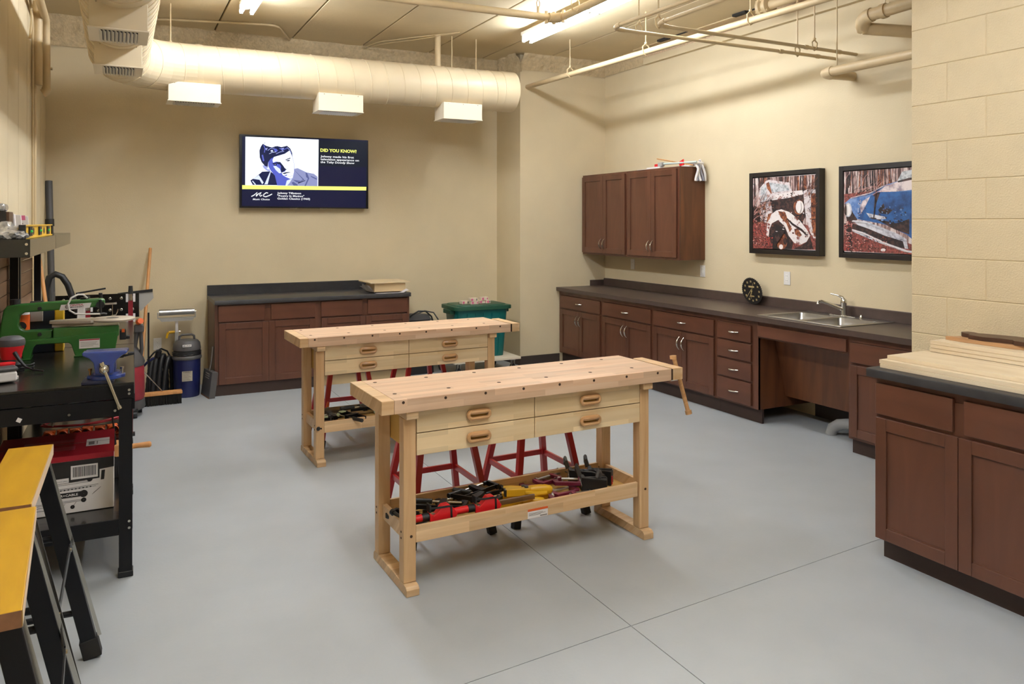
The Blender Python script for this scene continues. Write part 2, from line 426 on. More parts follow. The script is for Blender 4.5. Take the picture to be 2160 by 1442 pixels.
# elbow, gored
g = G(); pts = []
for i in range(7):
    q = pi/2*i/6; pts.append((.012 + .608*(1-math.cos(q)), 6.68 + .61*math.sin(q), 2.918 + .037*i/6))
el = P('elbow', g.tube(pts, RD+.002, 40), m_duct, dl, smooth=False); el.location = tuple(-dm.location)
for i in (1, 3, 5):
    pa, pb = Vector(pts[i-1]), Vector(pts[i+1]); d = (pb-pa).normalized(); c = Vector(pts[i])-dm.location
    P('gore_seam', G().cyl(c-d*.006, c+d*.006, RD+.006, n=40), m_duct, dl)
def register(parent, cx, cy, z0, z1, w, d, along):
    """a saddle box hung under the duct with a louvred face below; local to the duct"""
    L0 = parent.location
    b = P('register_box', G().box(-w/2, -d/2, 0, w/2, d/2, z1-z0), m_reg if along == 'x' else m_duct, parent, loc=(cx-L0.x, cy-L0.y, z0-L0.z), bevel=.003)
    P('register_flange', G().box(-w/2-.006, -d/2-.006, -.006, -w/2+.045, d/2+.006, 0).box(w/2-.045, -d/2-.006, -.006, w/2+.006, d/2+.006, 0)
      .box(-w/2+.045, -d/2-.006, -.006, w/2-.045, -d/2+.03, 0).box(-w/2+.045, d/2-.03, -.006, w/2-.045, d/2+.006, 0), m_reg, b)
    P('register_throat', G().box(-w/2+.045, -d/2+.03, -.0015, w/2-.045, d/2-.03, -.0005), m_regin, b)
    n = 10 if along == 'y' else 16; sp = (w-.09)/n
    for i in range(n):
        x = -w/2+.045+sp*(i+.5)
        P('louver', G().add([(x-.011,-d/2+.03,-.002),(x+.004,-d/2+.03,-.016),(x+.006,-d/2+.03,-.015),(x-.008,-d/2+.03,-.002),
                             (x-.011,d/2-.03,-.002),(x+.004,d/2-.03,-.016),(x+.006,d/2-.03,-.015),(x-.008,d/2-.03,-.002)],
                            [(0,1,2,3),(7,6,5,4),(0,4,5,1),(1,5,6,2),(2,6,7,3),(3,7,4,0)]), m_louver, b)
    for s in (-1, 0, 1):
        P('screw', G().cyl((s*w*.38, -d/2-.002, z1-z0-.012), (s*w*.38, -d/2+.004, z1-z0-.012), .004, n=6), m_bolt, b)
for x0, x1 in ((.38,.796),(1.641,2.057),(2.87,3.287)):
    register(dm, (x0+x1)/2, 7.235, 2.642, 2.80, x1-x0, .25, 'x')
for y0 in (4.46, 5.51):
    register(dl, .005, y0+.165, 2.605, 2.745, .272, .33, 'y')
# hanger rods of the duct
for x in (.408, 3.03, 3.30):
    P('hanger_rod', G().cyl((x-.62, 0, .2), (x-.62, 0, ZC-2.955), .006, n=6).cyl((x-.62,0,.2),(x-.62,0,.22),.014,n=6), m_pipe, dm)
P('riser', G().cyl((2.885-.62, .02, .18), (2.885-.62, .02, ZC-2.955), .03, n=12), m_pipe, dm)

def hanger(parent, c, zt, r, z0):
    """clevis loop and rod"""
    c = Vector(c)
    P('hanger_rod', G().cyl(c+Vector((0,0,r+.05)), (c.x, c.y, zt), .0055, n=6).cyl(c+Vector((0,0,r+.045)), c+Vector((0,0,r+.06)), .012, n=6), m_pipe, parent)
    P('clevis', G().tube([c+Vector((-.0,-.004,r+.05)), c+Vector((-.02-r*.5,0,r*.6+.03)), c+Vector((-.006-r,0,0)), c+Vector((-r*.7,0,-r*.8)), c+Vector((0,0,-r-.006)),
                          c+Vector((r*.7,0,-r*.8)), c+Vector((.006+r,0,0)), c+Vector((.02+r*.5,0,r*.6+.03)), c+Vector((0,.004,r+.05))], .006, 5), m_pipe, parent)
def pipe_thing(label, pts, r, cat='pipe', name='pipe'):
    t = T(name, label, cat, (0,0,0))
    P('pipe_run', G().tube(pts, r, 14), m_pipe, t); return t
def bend(a, b, c, r, n=5):
    a, b, c = Vector(a), Vector(b), Vector(c); u = (a-b).normalized()*r; w = (c-b).normalized()*r
    return [b+u*(1-i/n)**2 + w*(i/n)**2 for i in range(n+1)]
# sprinkler main along the right wall
zA = 3.14
pA = [at(1083,192,z=zA), at(1203,160,z=zA), at(1362,113,z=zA), at(1583,44,z=zA)]
pA.append(pA[-1] + (pA[-1]-pA[0])*.9)
pa0, pa1 = pA[0] + (pA[0]-pA[3])*.1, pA[-1]
t = pipe_thing('long thick cream pipe on rods running along the right wall head', [pa0, pa1], .026)
for u in (1087, 1203, 1362, 1583):
    k = (at(u, 100, z=zA) if 0 else None)
    best = min((abs((lambda p: CX + FPX*((p.x*math.cos(TH)-p.y*math.sin(TH))/(p.x*math.sin(TH)+p.y*math.cos(TH))))(pa0.lerp(pa1, i/400)) - u), i) for i in range(400))[1]
    hanger(t, pa0.lerp(pa1, best/400), ZC, .026, zA)
# sprinkler branch: across, coupling, then towards the camera
zB = 3.3
b0, b1, b2 = Vector((-.2, 5.69, zB)), Vector((3.20, 5.553, zB)), Vector((3.245, 3.0, zB))
t = pipe_thing('cream sprinkler pipe crossing below the ceiling to the right hand strip light', [b0, b1], .03)
P('pipe_run', G().tube([b1+Vector((.07,-.06,0)), b2], .03, 14), m_pipe, t)
P('coupling', G().tube(bend(b1+Vector((-.05,0,0)), b1+Vector((.06,0,0)), b1+Vector((.065,-.12,0)), .09), .041, 14), m_pipe, t)
for q in ((-.05,0,0), (.02,-.004,0), (.062,-.085,0)):
    c = b1 + Vector(q); P('coupling_lug', G().cyl(c+Vector((0,0,-.05)), c+Vector((0,0,.05)), .016, n=8), m_pipe, t)
for yy in (5.2, 3.6): hanger(t, (3.21, yy, zB), ZC, .03, zB)
sp = T('sprinkler_head', 'small bronze upright sprinkler head on the cream pipe', 'sprinkler', (3.075, 5.558, zB+.029))
P('sprinkler_base', G().cyl((0,0,0), (0,0,.05), .013, n=8), m_pipe, sp)
P('sprinkler_frame', G().tube([(-.012,0,.05),(-.016,0,.08),(0,0,.115),(.016,0,.08),(.012,0,.05)], .0035, 5), m_brass, sp)
P('deflector', G().cyl((0,0,.112), (0,0,.116), .03, n=12), m_brass, sp)
# two thin conduits with elbows, level at 2.93
for lab, a, b, c, hs in (('thin bent conduit ending on the right wall, the left one of two', (3.04,3.2), (2.985,4.39), (5.18,4.38), (1348, 1682)),
                         ('thin bent conduit ending on the right wall, the right one of two', (3.20,3.0), (3.195,4.18), (5.18,4.195), (1389, 1718))):
    A, B, C = Vector((*a, 2.93)), Vector((*b, 2.93)), Vector((*c, 2.93))
    tt = pipe_thing(lab, [A] + bend(A, B, C, .12) + [C], .013)
    P('elbow_fitting', G().tube(bend(A, B, C, .12), .017, 10), m_pipe, tt)
    for f in (.72, .9): q = B.lerp(C, f); P('coupling', G().cyl(q-Vector((.02,0,0)), q+Vector((.02,0,0)), .0175, n=10), m_pipe, tt)
    for u in hs: hanger(tt, at(u, 60, y=b[1]+.0)*0 + Vector((at(u, 60, y=b[1]).x, b[1], 2.93)), ZC, .014, 2.93)
# large pipes at the right
e1, e2 = Vector((4.86, 4.25, 2.762)), Vector((4.9, 2.6, 2.775))
t = pipe_thing('fat cream pipe with an elbow into the right wall above the pictures', [e2] + bend(e2, e1, (5.18,4.25,2.762), .07) + [Vector((5.18,4.222,2.762))], .036)
P('elbow_fitting', G().tube(bend(e2, e1, (5.18,4.25,2.762), .1), .041, 14), m_pipe, t)
P('hanger_rod', G().cyl((4.875, 4.12, 2.79), (4.875, 4.12, ZC), .0055, n=6), m_pipe, t)
h0, h1 = Vector((4.80, 3.86, 3.09)), Vector((4.9, 2.4, 3.16))
t = pipe_thing('fat cream pipe with an elbow at the top right by the block wall', [h1] + bend(h1, h0, h0+Vector((.1,.02,-.1)), .09) + [h0+Vector((.38,-.3,-.13))], .044)
P('elbow_fitting', G().tube(bend(h1, h0, h0+Vector((.1,.02,-.1)), .1), .052, 14), m_pipe, t)
P('clamp_ring', G().cyl(h0.lerp(h1,.12), h0.lerp(h1,.145), .053, n=14), m_pipe, t)
P('hanger_bracket', G().bar(h0.lerp(h1,.13)+Vector((0,0,.05)), h0.lerp(h1,.13)+Vector((0,0,ZC-3.1)), .03, .006), m_pipe, t)
P('brace', G().bar(h0.lerp(h1,.16)+Vector((0,0,.05)), h0.lerp(h1,.55)+Vector((.2,0,-.06)), .025, .006), m_pipe, t)
f0 = Vector((4.87, 4.80, 3.43))
t = pipe_thing('flanged pipe fitting at the top of the right wall', [f0+Vector((0,.0,0)), f0+Vector((.02,-2.2,.02))], .04)
P('flange', G().lathe([(.05,-.06),(.078,-.05),(.078,-.02),(.056,-.012),(.056,.012),(.078,.02),(.078,.05),(.05,.06)], (f0.x, f0.y+.04, f0.z), 'y', 18), m_pipe, t)
for q in range(4):
    a = pi/4+q*pi/2; c = f0+Vector((.066*math.cos(a), .04, .066*math.sin(a))); P('flange_bolt', G().cyl(c-Vector((0,.065,0)), c+Vector((0,.065,0)), .009, n=6), m_pipe, t)
# pipes at the left wall
v0 = [Vector((-.50,5.2,3.27)), Vector((-.50,7.05,3.19))]
t = pipe_thing('cream pipe dropping down in the far left corner by the duct', [v0[0]] + bend(v0[0], v0[1], (-.50,7.12,2.66), .09) + bend((-.50,7.12,3.0), (-.50,7.12,2.64), (-.55,7.12,2.62), .03), .029)
P('elbow_fitting', G().tube(bend((-.50,7.12,2.8), (-.50,7.12,2.64), (-.54,7.12,2.62), .03), .034, 12), m_pipe, t)
P('strap', G().box(-.585,7.09,2.82,-.46,7.15,2.832), m_pipe, t)
t = pipe_thing('second cream pipe standing against the left wall corner', [(-.545,6.93,3.3), (-.545,6.93,2.66)], .034)
P('pipe_run', G().tube([(-.563,6.93,2.7),(-.563,6.93,.3)], .011, 8), m_pipe, t)
t = pipe_thing('thin cable conduit running down the left wall', [(-.57,5.6,3.3),(-.57,6.75,3.22),(-.57,6.85,3.1),(-.573,6.88,.5)], .008)
P('pipe_run', G().tube([(-.57,5.8,3.36),(-.57,6.6,3.28),(-.56,6.66,3.1),(-.57,6.62,2.95)], .008, 6), m_pipe, t)
# ceiling conduits and wires
zc = ZC-.016
q = [at(103,40,z=zc), at(350,41,z=zc), at(585,53,z=zc)]; e = at(602,68,z=zc); e2 = Vector((e.x+.1, YB-.12, zc))
pipe_thing('thin conduit running across the ceiling above the round duct', [q[0], q[1]] + bend(q[1], q[2], e2, .12) + [e2], .011)
w = [at(755,105,z=ZC-.012), at(800,88,z=ZC-.05), at(880,78,z=ZC-.03), at(970,68,z=ZC-.006)]
t = pipe_thing('pair of thin loose wires clipped to the ceiling', w, .004, 'wire', 'ceiling_wire')
P('wire', G().tube([w[0]+Vector((.02,0,0)), w[1]+Vector((.03,0,-.02)), w[2]+Vector((.02,0,-.02)), w[3]+Vector((0,.02,0))], .003, 5), m_pipe, t)
# ================================================================ cabinets (front at y=0 facing -y, left end at x=0)
def pull(parent, c, vert, L=.112):
    n = 9; pts = []
    for i in range(n):
        s = i/(n-1)*2-1; o = -.030*(1-abs(s)**2.2) - .002
        pts.append((c[0], c[1]+o, c[2]+s*L/2) if vert else (c[0]+s*L/2, c[1]+o, c[2]))
    rr = [.0045+.0035*(1-abs(i/(n-1)*2-1)) for i in range(n)]
    return P('handle', G().tube(pts, rr, 8), m_nickel, parent)
def shaker(parent, x0, x1, z0, z1, handle=None, rail=.058, th=.019):
    w, h = x1-x0, z1-z0
    d = P('door', G().box(0,-th,0, rail,0,h).box(w-rail,-th,0, w,0,h).box(rail,-th,0, w-rail,0,rail).box(rail,-th,h-rail, w-rail,0,h), m_cab, parent, bevel=.0025, loc=(x0,-.001,z0))
    P('door_panel', G().box(rail-.004,-.010,rail-.004, w-rail+.004,-.001,h-rail+.004), m_cab, d)
    P('door_bead', G().prism([(rail,rail),(rail+.006,rail+.006),(w-rail-.006,rail+.006),(w-rail,rail)], 'y', -.0135, -.009), m_cab, d)
    if handle: pull(d, (.03 if handle[0] == 'l' else w-.03, -th, h-.105 if handle[1] == 't' else .105), True)
    return d
def drawer(parent, x0, x1, z0, z1, handle=False, th=.019):
    w, h = x1-x0, z1-z0
    d = P('drawer', G().box(0,-th,0,w,0,h), m_cabh, parent, bevel=.004, loc=(x0,-.001,z0))
    if handle: pull(d, (w/2,-th,h/2), False)
    return d
def base_cab(label, loc, rz, w, depth, zt, layout, toe=.105, toe_in=.05, toe_m=None, group=None, fill=None, name='base_cabinet', cat='cabinet', zb=None, ends=(0,0)):
    t = T(name, label, cat, loc, rz, group); zb = toe if zb is None else zb
    P('carcass', G().box(0,0,zb,.018,depth,zt).box(w-.018,0,zb,w,depth,zt).box(.018,0,zb,w-.018,depth,zb+.018).box(.018,depth-.01,zb+.018,w-.018,depth,zt).box(.018,.02,zt-.02,w-.018,depth-.01,zt), m_cabside, t)
    ff = G().box(0,-.001,zb,.04,.019,zt).box(w-.04,-.001,zb,w,.019,zt).box(.04,-.001,zt-.045,w-.04,.019,zt).box(.04,-.001,zb,w-.04,.019,zb+.03)
    if fill: [ff.box(*f) for f in fill]
    for k_, L in enumerate([q for q in layout if q[0] == 'drawer' and q[3] > zb+.06]): ff.box(L[1]+.002, -.0008-.0002*k_, L[3]-.032, L[2]-.002, .015, L[3]+.012)
    P('face_frame', ff, m_cab, t)
    if toe: P('toe_kick', G().box(0, toe_in, 0, w, toe_in+.018, toe+.001), toe_m or m_toe, t)
    for L in layout:
        if L[0] == 'door': shaker(t, *L[1:])
        else: drawer(t, *L[1:])
    return t
# --- against the back wall, black top
H1 = .847; Y1 = 7.62; dp = YB-Y1-.001
for i, (x0, w, lab, tm, d) in enumerate(((.80, .945, 'dark brown base cabinet under the black top, left one by the blue tank', m_toe, ((.029,.445),(.503,.92))),
                              (1.745, .945, 'dark brown base cabinet under the black top, right one beneath the pale box', m_raw, ((.033,.447),(.502,.921))))):
    (a0,a1),(b0,b1) = d
    base_cab(lab, (x0,Y1,0), 0, w, dp, H1, [('drawer',a0,a1,.685,.835),('drawer',b0,b1,.685,.835),('door',a0+.005,.4795,.105,.672),('door',.4815,b1+.002,.105,.672)],
             toe=.10, toe_in=.0 if i == 0 else .03, toe_m=tm, fill=[(a1-.01,-.0014,.66,b0+.01,.018,.799),(.44,-.0012,.131,.52,.017,.7)])
def worktop(name, label, loc, rz, w, depth, zt, mat, th=.040, splash=.10, hole=None):
    t = T(name, label, 'countertop', loc, rz); z0 = zt-th
    g = G()
    if hole:
        hx0,hx1,hy0,hy1 = hole
        g.box(0,0,z0,hx0,depth,zt).box(hx1,0,z0,w,depth,zt).box(hx0,0,z0,hx1,hy0,zt).box(hx0,hy1,z0,hx1,depth,zt)
        P('top_slab', g, mat, t)
    else:
        r = .008; P('top_slab', g.prism([(0,z0),(0,zt-r),(r*.3,zt-r*.3),(r,zt),(depth,zt),(depth,z0)], 'x', 0, w), mat, t)
    if splash:
        s = .02; P('backsplash', G().prism([(depth-s,zt+.0005),(depth-s,zt+splash-.006),(depth-s+.006,zt+splash),(depth,zt+splash),(depth,zt+.0005)], 'x', 0, w), mat, t)
    return t
worktop('countertop', 'black laminate countertop with backsplash against the back wall', (.795,Y1-.045,0), 0, 1.90, dp+.044, .8875, m_topk, splash=.095)
# --- along the right wall, brown top; local x runs towards the camera
RZR = -pi/2; XF = 4.55; H2 = .824; YR0 = 7.715; dR = XR-XF-.001
def L(y): return YR0 - y
for lab, ya, yb, dy in (('brown base cabinet in the far corner, first below the brown counter', 7.713, 6.832, (7.672,6.853)),
                    ('brown base cabinet below the brown counter, second from the corner', 6.830, 5.96, (6.806,5.978)),
                    ('brown base cabinet below the brown counter, next to the drawer bank', 5.958, 5.082, (5.937,5.101))):
    w = ya-yb; a, b = ya-dy[0], ya-dy[1]; mid = (a+b)/2
    base_cab(lab, (XF, ya, 0), RZR, w, dR, H2, [('drawer',a,b,.638,.776,True),('door',a,mid-.0015,.130,.622,('r','t')),('door',mid+.0015,b,.130,.622,('l','t'))], toe=.115, toe_in=.04)
base_cab('brown bank of four drawers beside the open knee space', (XF, 5.080, 0), RZR, .48, dR, H2,
         [('drawer',.024,.414,z0,z1,True) for z0,z1 in ((.640,.778),(.486,.625),(.328,.470),(.132,.313))], toe=.115, toe_in=.04, fill=[(.41,-.0014,.116,.4795,.018,H2-.001)], name='drawer_cabinet')
t = base_cab('brown base cabinet right of the knee space, half hidden by the island', (XF, 3.745, 0), RZR, .86, dR, H2,
         [('drawer',.024,.82,.640,.778),('door',.024,.42,.125,.622),('door',.423,.82,.125,.622)], toe=.105, toe_in=.04)
# knee space apron and removable slanted panel
t = T('sink_front', 'brown wooden apron and slanted panel below the sink, over the knee space', 'cabinet', (XF, 4.598, 0), RZR)
P('apron', G().box(.002,-.02,.703,.845,-.001,.792), m_cabh, t, bevel=.003)
P('rail', G().box(.001,0,.69,.85,.019,H2), m_cab, t)
P('slanted_panel', G().prism([(.170,.688),(.290,.20),(.306,.205),(.186,.688)], 'x', .003, .848), m_cabside, t)
t = worktop('countertop', 'long brown laminate countertop with sink along the right wall', (XF-.045, YR0, 0), RZR, 4.75, XR-XF+.044, .864, m_top, splash=.085,
        hole=(L(4.60),L(3.87),.10,.60))
P('end_splash', G().box(.0,.46,.8645,.001,.66,.93), m_top, t)
# --- sink and tap
sk = T('kitchen_sink', 'stainless steel double bowl sink set in the brown counter', 'sink', (XF-.045, YR0, .8645), RZR)
x0, x1, y0, y1 = L(4.64), L(3.83), .065, .645; xm = (x0+x1)/2
P('rim', G().box(x0,y0,0,x1,y0+.05,.006).box(x0,y1-.135,0,x1,y1,.006).box(x0,y0+.05,0,x0+.045,y1-.135,.006).box(x1-.045,y0+.05,0,x1,y1-.135,.006).box(xm-.02,y0+.05,0,xm+.02,y1-.135,.006), m_steel, sk, bevel=.003)
def bowl(a, b, c, d, dep):
    g = G(); rings = []
    for z, ins, r in ((.005,0,.05),(-.02,.004,.05),(-dep+.03,.02,.06),(-dep,.05,.07)):
        ring = []
        for cxx, cyy, q0 in ((b-ins-r,d-ins-r,0),(a+ins+r,d-ins-r,1),(a+ins+r,c+ins+r,2),(b-ins-r,c+ins+r,3)):
            for k in range(5): q = (q0+k/4)*pi/2; ring.append((cxx+r*math.cos(q), cyy+r*math.sin(q), z))
        rings.append(ring)
    n = len(rings[0]); vs = [p for r in rings for p in r]
    fs = [(i*n+k, i*n+(k+1)%n, (i+1)*n+(k+1)%n, (i+1)*n+k) for i in range(3) for k in range(n)] + [tuple(range(3*n, 4*n))]
    return g.add(vs, fs)
for a, b in ((x0+.045,xm-.02),(xm+.02,x1-.045)):
    bw = P('bowl', bowl(a, b, y0+.05, y1-.135, .145), m_steel, sk)
    P('drain', G().lathe([(.045,-.143),(.04,-.140),(.02,-.142),(.002,-.142)], ((a+b)/2,(y0+y1-.09)/2,0), 'z', 16), m_chrome, bw)
fa = T('kitchen_tap', 'chrome single lever kitchen faucet behind the sink', 'faucet', (5.10, 4.245, .8705), RZR)
P('base_plate', G().lathe([(.03,0),(.03,.006),(.024,.01)], (0,0,0), 'z', 18).box(-.12,-.022,0,.12,.022,.006), m_chrome, fa, bevel=.002)
P('body', G().lathe([(.022,.005),(.021,.09),(.024,.10),(.024,.12),(.018,.135),(.004,.14)], (0,0,0), 'z', 18), m_chrome, fa)
P('spout', G().tube([(0,-.0,.05),(-.02,-.06,.075),(-.045,-.13,.105),(-.06,-.185,.122),(-.066,-.205,.118),(-.067,-.21,.10)], [.015,.014,.012,.011,.012,.0135], 12), m_chrome, fa)
P('lever', G().tube([(0,0,.13),(-.01,-.01,.15),(-.045,-.02,.163),(-.10,-.03,.170)], [.014,.012,.007,.006], 10), m_chrome, fa)
P('side_sprayer', G().lathe([(.014,.0),(.014,.012),(.009,.02),(.008,.028)], (.16,0,0), 'z', 12), m_chrome, fa)
# --- drain pipe in the knee space
pv = T('drain_pipe', 'grey bent drain pipe rising from the floor in the knee space', 'pipe', (0,0,0))
P('pipe_elbow', G().tube([(4.83,4.14,-.0),(4.835,4.125,.05),(4.85,4.08,.085),(4.87,4.02,.10),(4.89,3.95,.10)], .042, 14), m_pvc, pv)
P('pipe_run', G().tube([(4.885,3.96,.10),(4.925,3.752,.10)], .045, 14), m_pvc, pv)
P('collar', G().tube([(4.878,3.985,.10),(4.883,3.965,.10)], .049, 14), m_pvc, pv)
# --- wall cabinets
XU = 4.86
for lab, ya, yb in (('dark wood double door wall cabinet in the corner, left one', 7.702, 6.812), ('dark wood double door wall cabinet, right one with mop on top', 6.808, 5.953)):
    w = ya-yb; t = T('wall_cabinet', lab, 'cabinet', (XU, ya, 1.24), RZR); h = .915; d = XR-XU-.001
    P('carcass', G().box(0,.019,0,.018,d,h).box(w-.018,.019,0,w,d,h).box(.018,.019,0.02,w-.018,d,.04).box(.018,.019,h-.03,w-.018,d,h-.012).box(.018,d-.008,.04,w-.018,d,h-.03), m_cabside, t)
    P('face_frame', G().box(0,0,0,.045,.019,h).box(w-.045,0,0,w,.019,h).box(.045,0,h-.05,w-.045,.019,h).box(.045,0,0,w-.045,.019,.04), m_cab, t)
    shaker(t, .012, w/2-.0015, .022, h-.022, ('r','b')); shaker(t, w/2+.0015, w-.028, .022, h-.022, ('l','b'))
# --- island counter by the block wall
XI = 3.247
base_cab('dark wood base cabinet of the island counter in the right foreground', (XI, 2.512, 0), RZR, .862, XP-XI-.02, .874,
         [('drawer',.005,.389,.698,.846),('drawer',.438,.822,.698,.846),('door',.005,.412,.107,.682),('door',.415,.822,.107,.682)], toe=.105, toe_in=.05, fill=[(.38,-.0014,.66,.45,.018,.828),(.39,-.0012,.136,.44,.017,.68)])
base_cab('second island base cabinet towards the camera, outside the frame', (XI, 1.648, 0), RZR, .862, XP-XI-.02, .874,
         [('drawer',.022,.406,.698,.846),('drawer',.455,.839,.698,.846),('door',.022,.429,.107,.682),('door',.432,.839,.107,.682)], toe=.105, toe_in=.05)
worktop('countertop', 'black laminate countertop of the island by the block wall', (XI-.047, 2.535, 0), RZR, 1.78, XP-XI+.044, .914, m_topk, splash=0)
# --- boards stacked on the island
def board(lab, x0, y0, z0, w, th, Ln=1.25, rz=0.0):
    o = P('pine_board', G().box(0,-Ln,0,w,0,th), m_lumber, bevel=.0012); o.location = (x0,y0,z0); o.rotation_euler = (0,0,rz)
    return tag(o, lab, 'board', 'pine boards stacked on the island')
zi = .9145
board('pine board lowest in the front stack, lying on the black top', 3.258, 2.505, zi, .29, .0185, 1.25)
board('pine board second in the front stack, set slightly in', 3.262, 2.512, zi+.019, .285, .0185, 1.25, .004)
board('pine board on top of the front stack, pale face showing', 3.300, 2.497, zi+.038, .30, .019, 1.2, .006)
board('pine board against the block wall, lowest of the rear pile', 3.606, 2.462, zi, .215, .019)
board('pine board in the rear pile, second from below', 3.604, 2.46, zi+.0195, .215, .019)
board('pine board in the rear pile, level with the front top board', 3.602, 2.458, zi+.039, .215, .019)
board('pine board third from the top of the rear pile', 3.575, 2.468, zi+.0585, .235, .0185)
board('pine board second from the top of the rear pile', 3.572, 2.462, zi+.0775, .235, .0185)
board('pine board topmost of the rear pile, under the wooden cutouts', 3.570, 2.462, zi+.0965, .235, .0185)
zc2 = zi+.1155
o = P('wood_cutout', G().prism([(0,.0),(.03,-.03),(.06,-.035),(.065,-.06),(.10,-.065),(.105,-.10),(.14,-.10),(.14,-.42),(.02,-.42),(-.01,-.32),(-.015,-.1)], 'z', 0, .018), m_cedar, bevel=.001)
o.location = (3.655, 2.44, zc2); tag(o, 'light brown scroll sawn wooden cutout under the dark one', 'wood cutout')
o = P('wood_cutout', G().prism([(.05,.02),(.085,.012),(.09,-.02),(.075,-.05),(.10,-.12),(.13,-.2),(.12,-.3),(.14,-.46),(.02,-.5),(-.03,-.4),(-.028,-.28),(-.005,-.26),(-.008,-.2),(-.035,-.14),(-.02,-.06),(.01,-.05),(.025,.0)], 'z', 0, .02), m_walnut, bevel=.001)
o.location = (3.675, 2.385, zc2+.0185); tag(o, 'dark burnt wooden cutout with a curled tip on top of the pile', 'wood cutout')
# ================================================================ woodworking benches
def bench(label, loc, rz, up=True):
    t = T('workbench', label, 'workbench', loc, rz)
    for x in (0, 1.272):
        nm = 'sled_foot'
        P(nm, G().prism([(0,0),(0,.03),(.012,.042),(.05,.045),(.40,.045),(.438,.042),(.45,.03),(.45,0)], 'x', x, x+.06), m_benchf, t, bevel=.003)
        for y in (.036, .372): P('leg', G().box(x+.0, y, .0455, x+.058, y+.058, .760), m_benchz, t, bevel=.004)
        P('bearer', G().box(x+.0, .002, .7605, x+.058, .44, .7945), m_benchf, t, bevel=.005)
        P('side_stretcher', G().box(x+.018, .0945, .215, x+.040, .3715, .282), m_benchf, t, bevel=.002)
        for y in (.036, .372):
            for z in (.235, .262): P('bolt', G().cyl((x+.0005,y+.03,z), (x-.0015,y+.03,z), .005, n=8), m_hole, t)
        P('bolt', G().cyl((x+.035,.0365,.245), (x+.035,.0345,.245), .0065, n=8), m_hole, t)
    P('tray_front', G().box(.0585, .040, .212, 1.262, .056, .285), m_benchf, t, bevel=.002)
    P('tray_back', G().box(.0585, .402, .212, 1.2715, .418, .285), m_benchf, t, bevel=.002)
    P('tray_bottom', G().box(.0415, .0565, .218, 1.289, .4015, .227), m_ply, t)
    P('drawer_case', G().box(.060,.052,.590,.072,.42,.7945).box(1.258,.052,.590,1.270,.42,.7945).box(.072,.408,.590,1.258,.42,.7945).box(.072,.052,.590,1.258,.408,.597).box(.648,.052,.597,.660,.408,.7945), m_ply, t)
    for k, (x0, x1) in enumerate(((.060,.650),(.6535,1.268))):
        for z0, z1 in ((.594,.6885),(.6925,.792)):
            d = P('drawer', G().box(x0, .032, z0, x1, .0515, z1), m_drawer, t, bevel=.002)
            cx, cz = (x0+x1)/2, (z0+z1)/2
            ring = []
            for i in range(20):
                q = 2*pi*i/20; s = .036 if math.cos(q) > 0 else -.036
                ring.append((cx+s+.0165*math.cos(q), .020, cz+.0165*math.sin(q)))
            h = P('pull', G().tube(ring, .0095, 8, closed=True), m_pull, d)
            P('pull_grip', G().tube([(cx-.05,.024,cz+.012),(cx-.03,.012,cz+.014),(cx+.03,.012,cz+.014),(cx+.05,.024,cz+.012)], [.008,.011,.011,.008], 8), m_pull, h)
            P('pull_recess', G().box(cx-.04,.0300,cz-.013,cx+.04,.0315,cz+.006), m_ply, h)
    tp = P('bench_top', G().box(-.058, -.010, .795, 1.440, .450, .856), m_bench, t, bevel=.003)
    P('end_cap', G().box(-.115, -.010, .795, -.0585, .450, .856), m_benchf, t, bevel=.003)
    P('vise_jaw', G().box(1.452, -.010, .795, 1.515, .330, .857), m_benchf, t, bevel=.003)
    P('vise_chop', G().box(1.4405, -.008, .797, 1.4515, .328, .853), m_hole, t)
    if up:
        P('vise_screw', G().cyl((1.40,.10,.79), (1.56,.10,.79), .016, n=14), m_steel, t)
        P('vise_hub', G().cyl((1.5155,.10,.79), (1.562,.10,.79), .026, n=16), m_bolt, t)
    if up: P('vise_handle', G().cyl((1.545,.095,.885), (1.600,.045,.600), .0115, n=12).cyl((1.542,.098,.882), (1.541,.099,.899), .018, n=12).cyl((1.5985,.0465,.612), (1.6022,.043,.592), .018, n=12), m_pull, t)
    hd = G().cyl((0,0,-.004), (0,0,.0006), .0095, n=14).mesh('dog_hole', m_hole)
    for y in (.108, .382):
        for k in range(6):
            if k < 5 or 1: P('dog_hole', hd, None, t, loc=(-.015+.258*k, y, .856))
    hf = G().cyl((0,.004,0), (0,-.0006,0), .0065, n=12).mesh('side_hole', m_hole)
    for k in range(8): P('side_hole', hf, None, t, loc=(-.018+.1955*k if k else -.018, -.010, .842))
    return t
b1 = bench('pale wooden workbench in front with drawers and a tray of clamps', (1.103, 3.158, 0), math.radians(1.2))
lb = P('paper_label', G().box(.618,.0393,.214,.728,.0398,.258), m_wht, b1)
P('label_stripe', G().box(.618,.0388,.247,.728,.0392,.258), m_orange, lb)
P('label_text', G().box(.624,.0388,.236,.70,.0392,.238).box(.624,.0388,.231,.715,.0392,.233).box(.624,.0388,.226,.69,.0392,.228).box(.685,.0388,.217,.724,.0392,.222), m_inkg, lb)
b2 = bench('pale wooden workbench behind the front one, with red stools beyond', (1.166, 5.100, 0), math.radians(1.6), up=False)
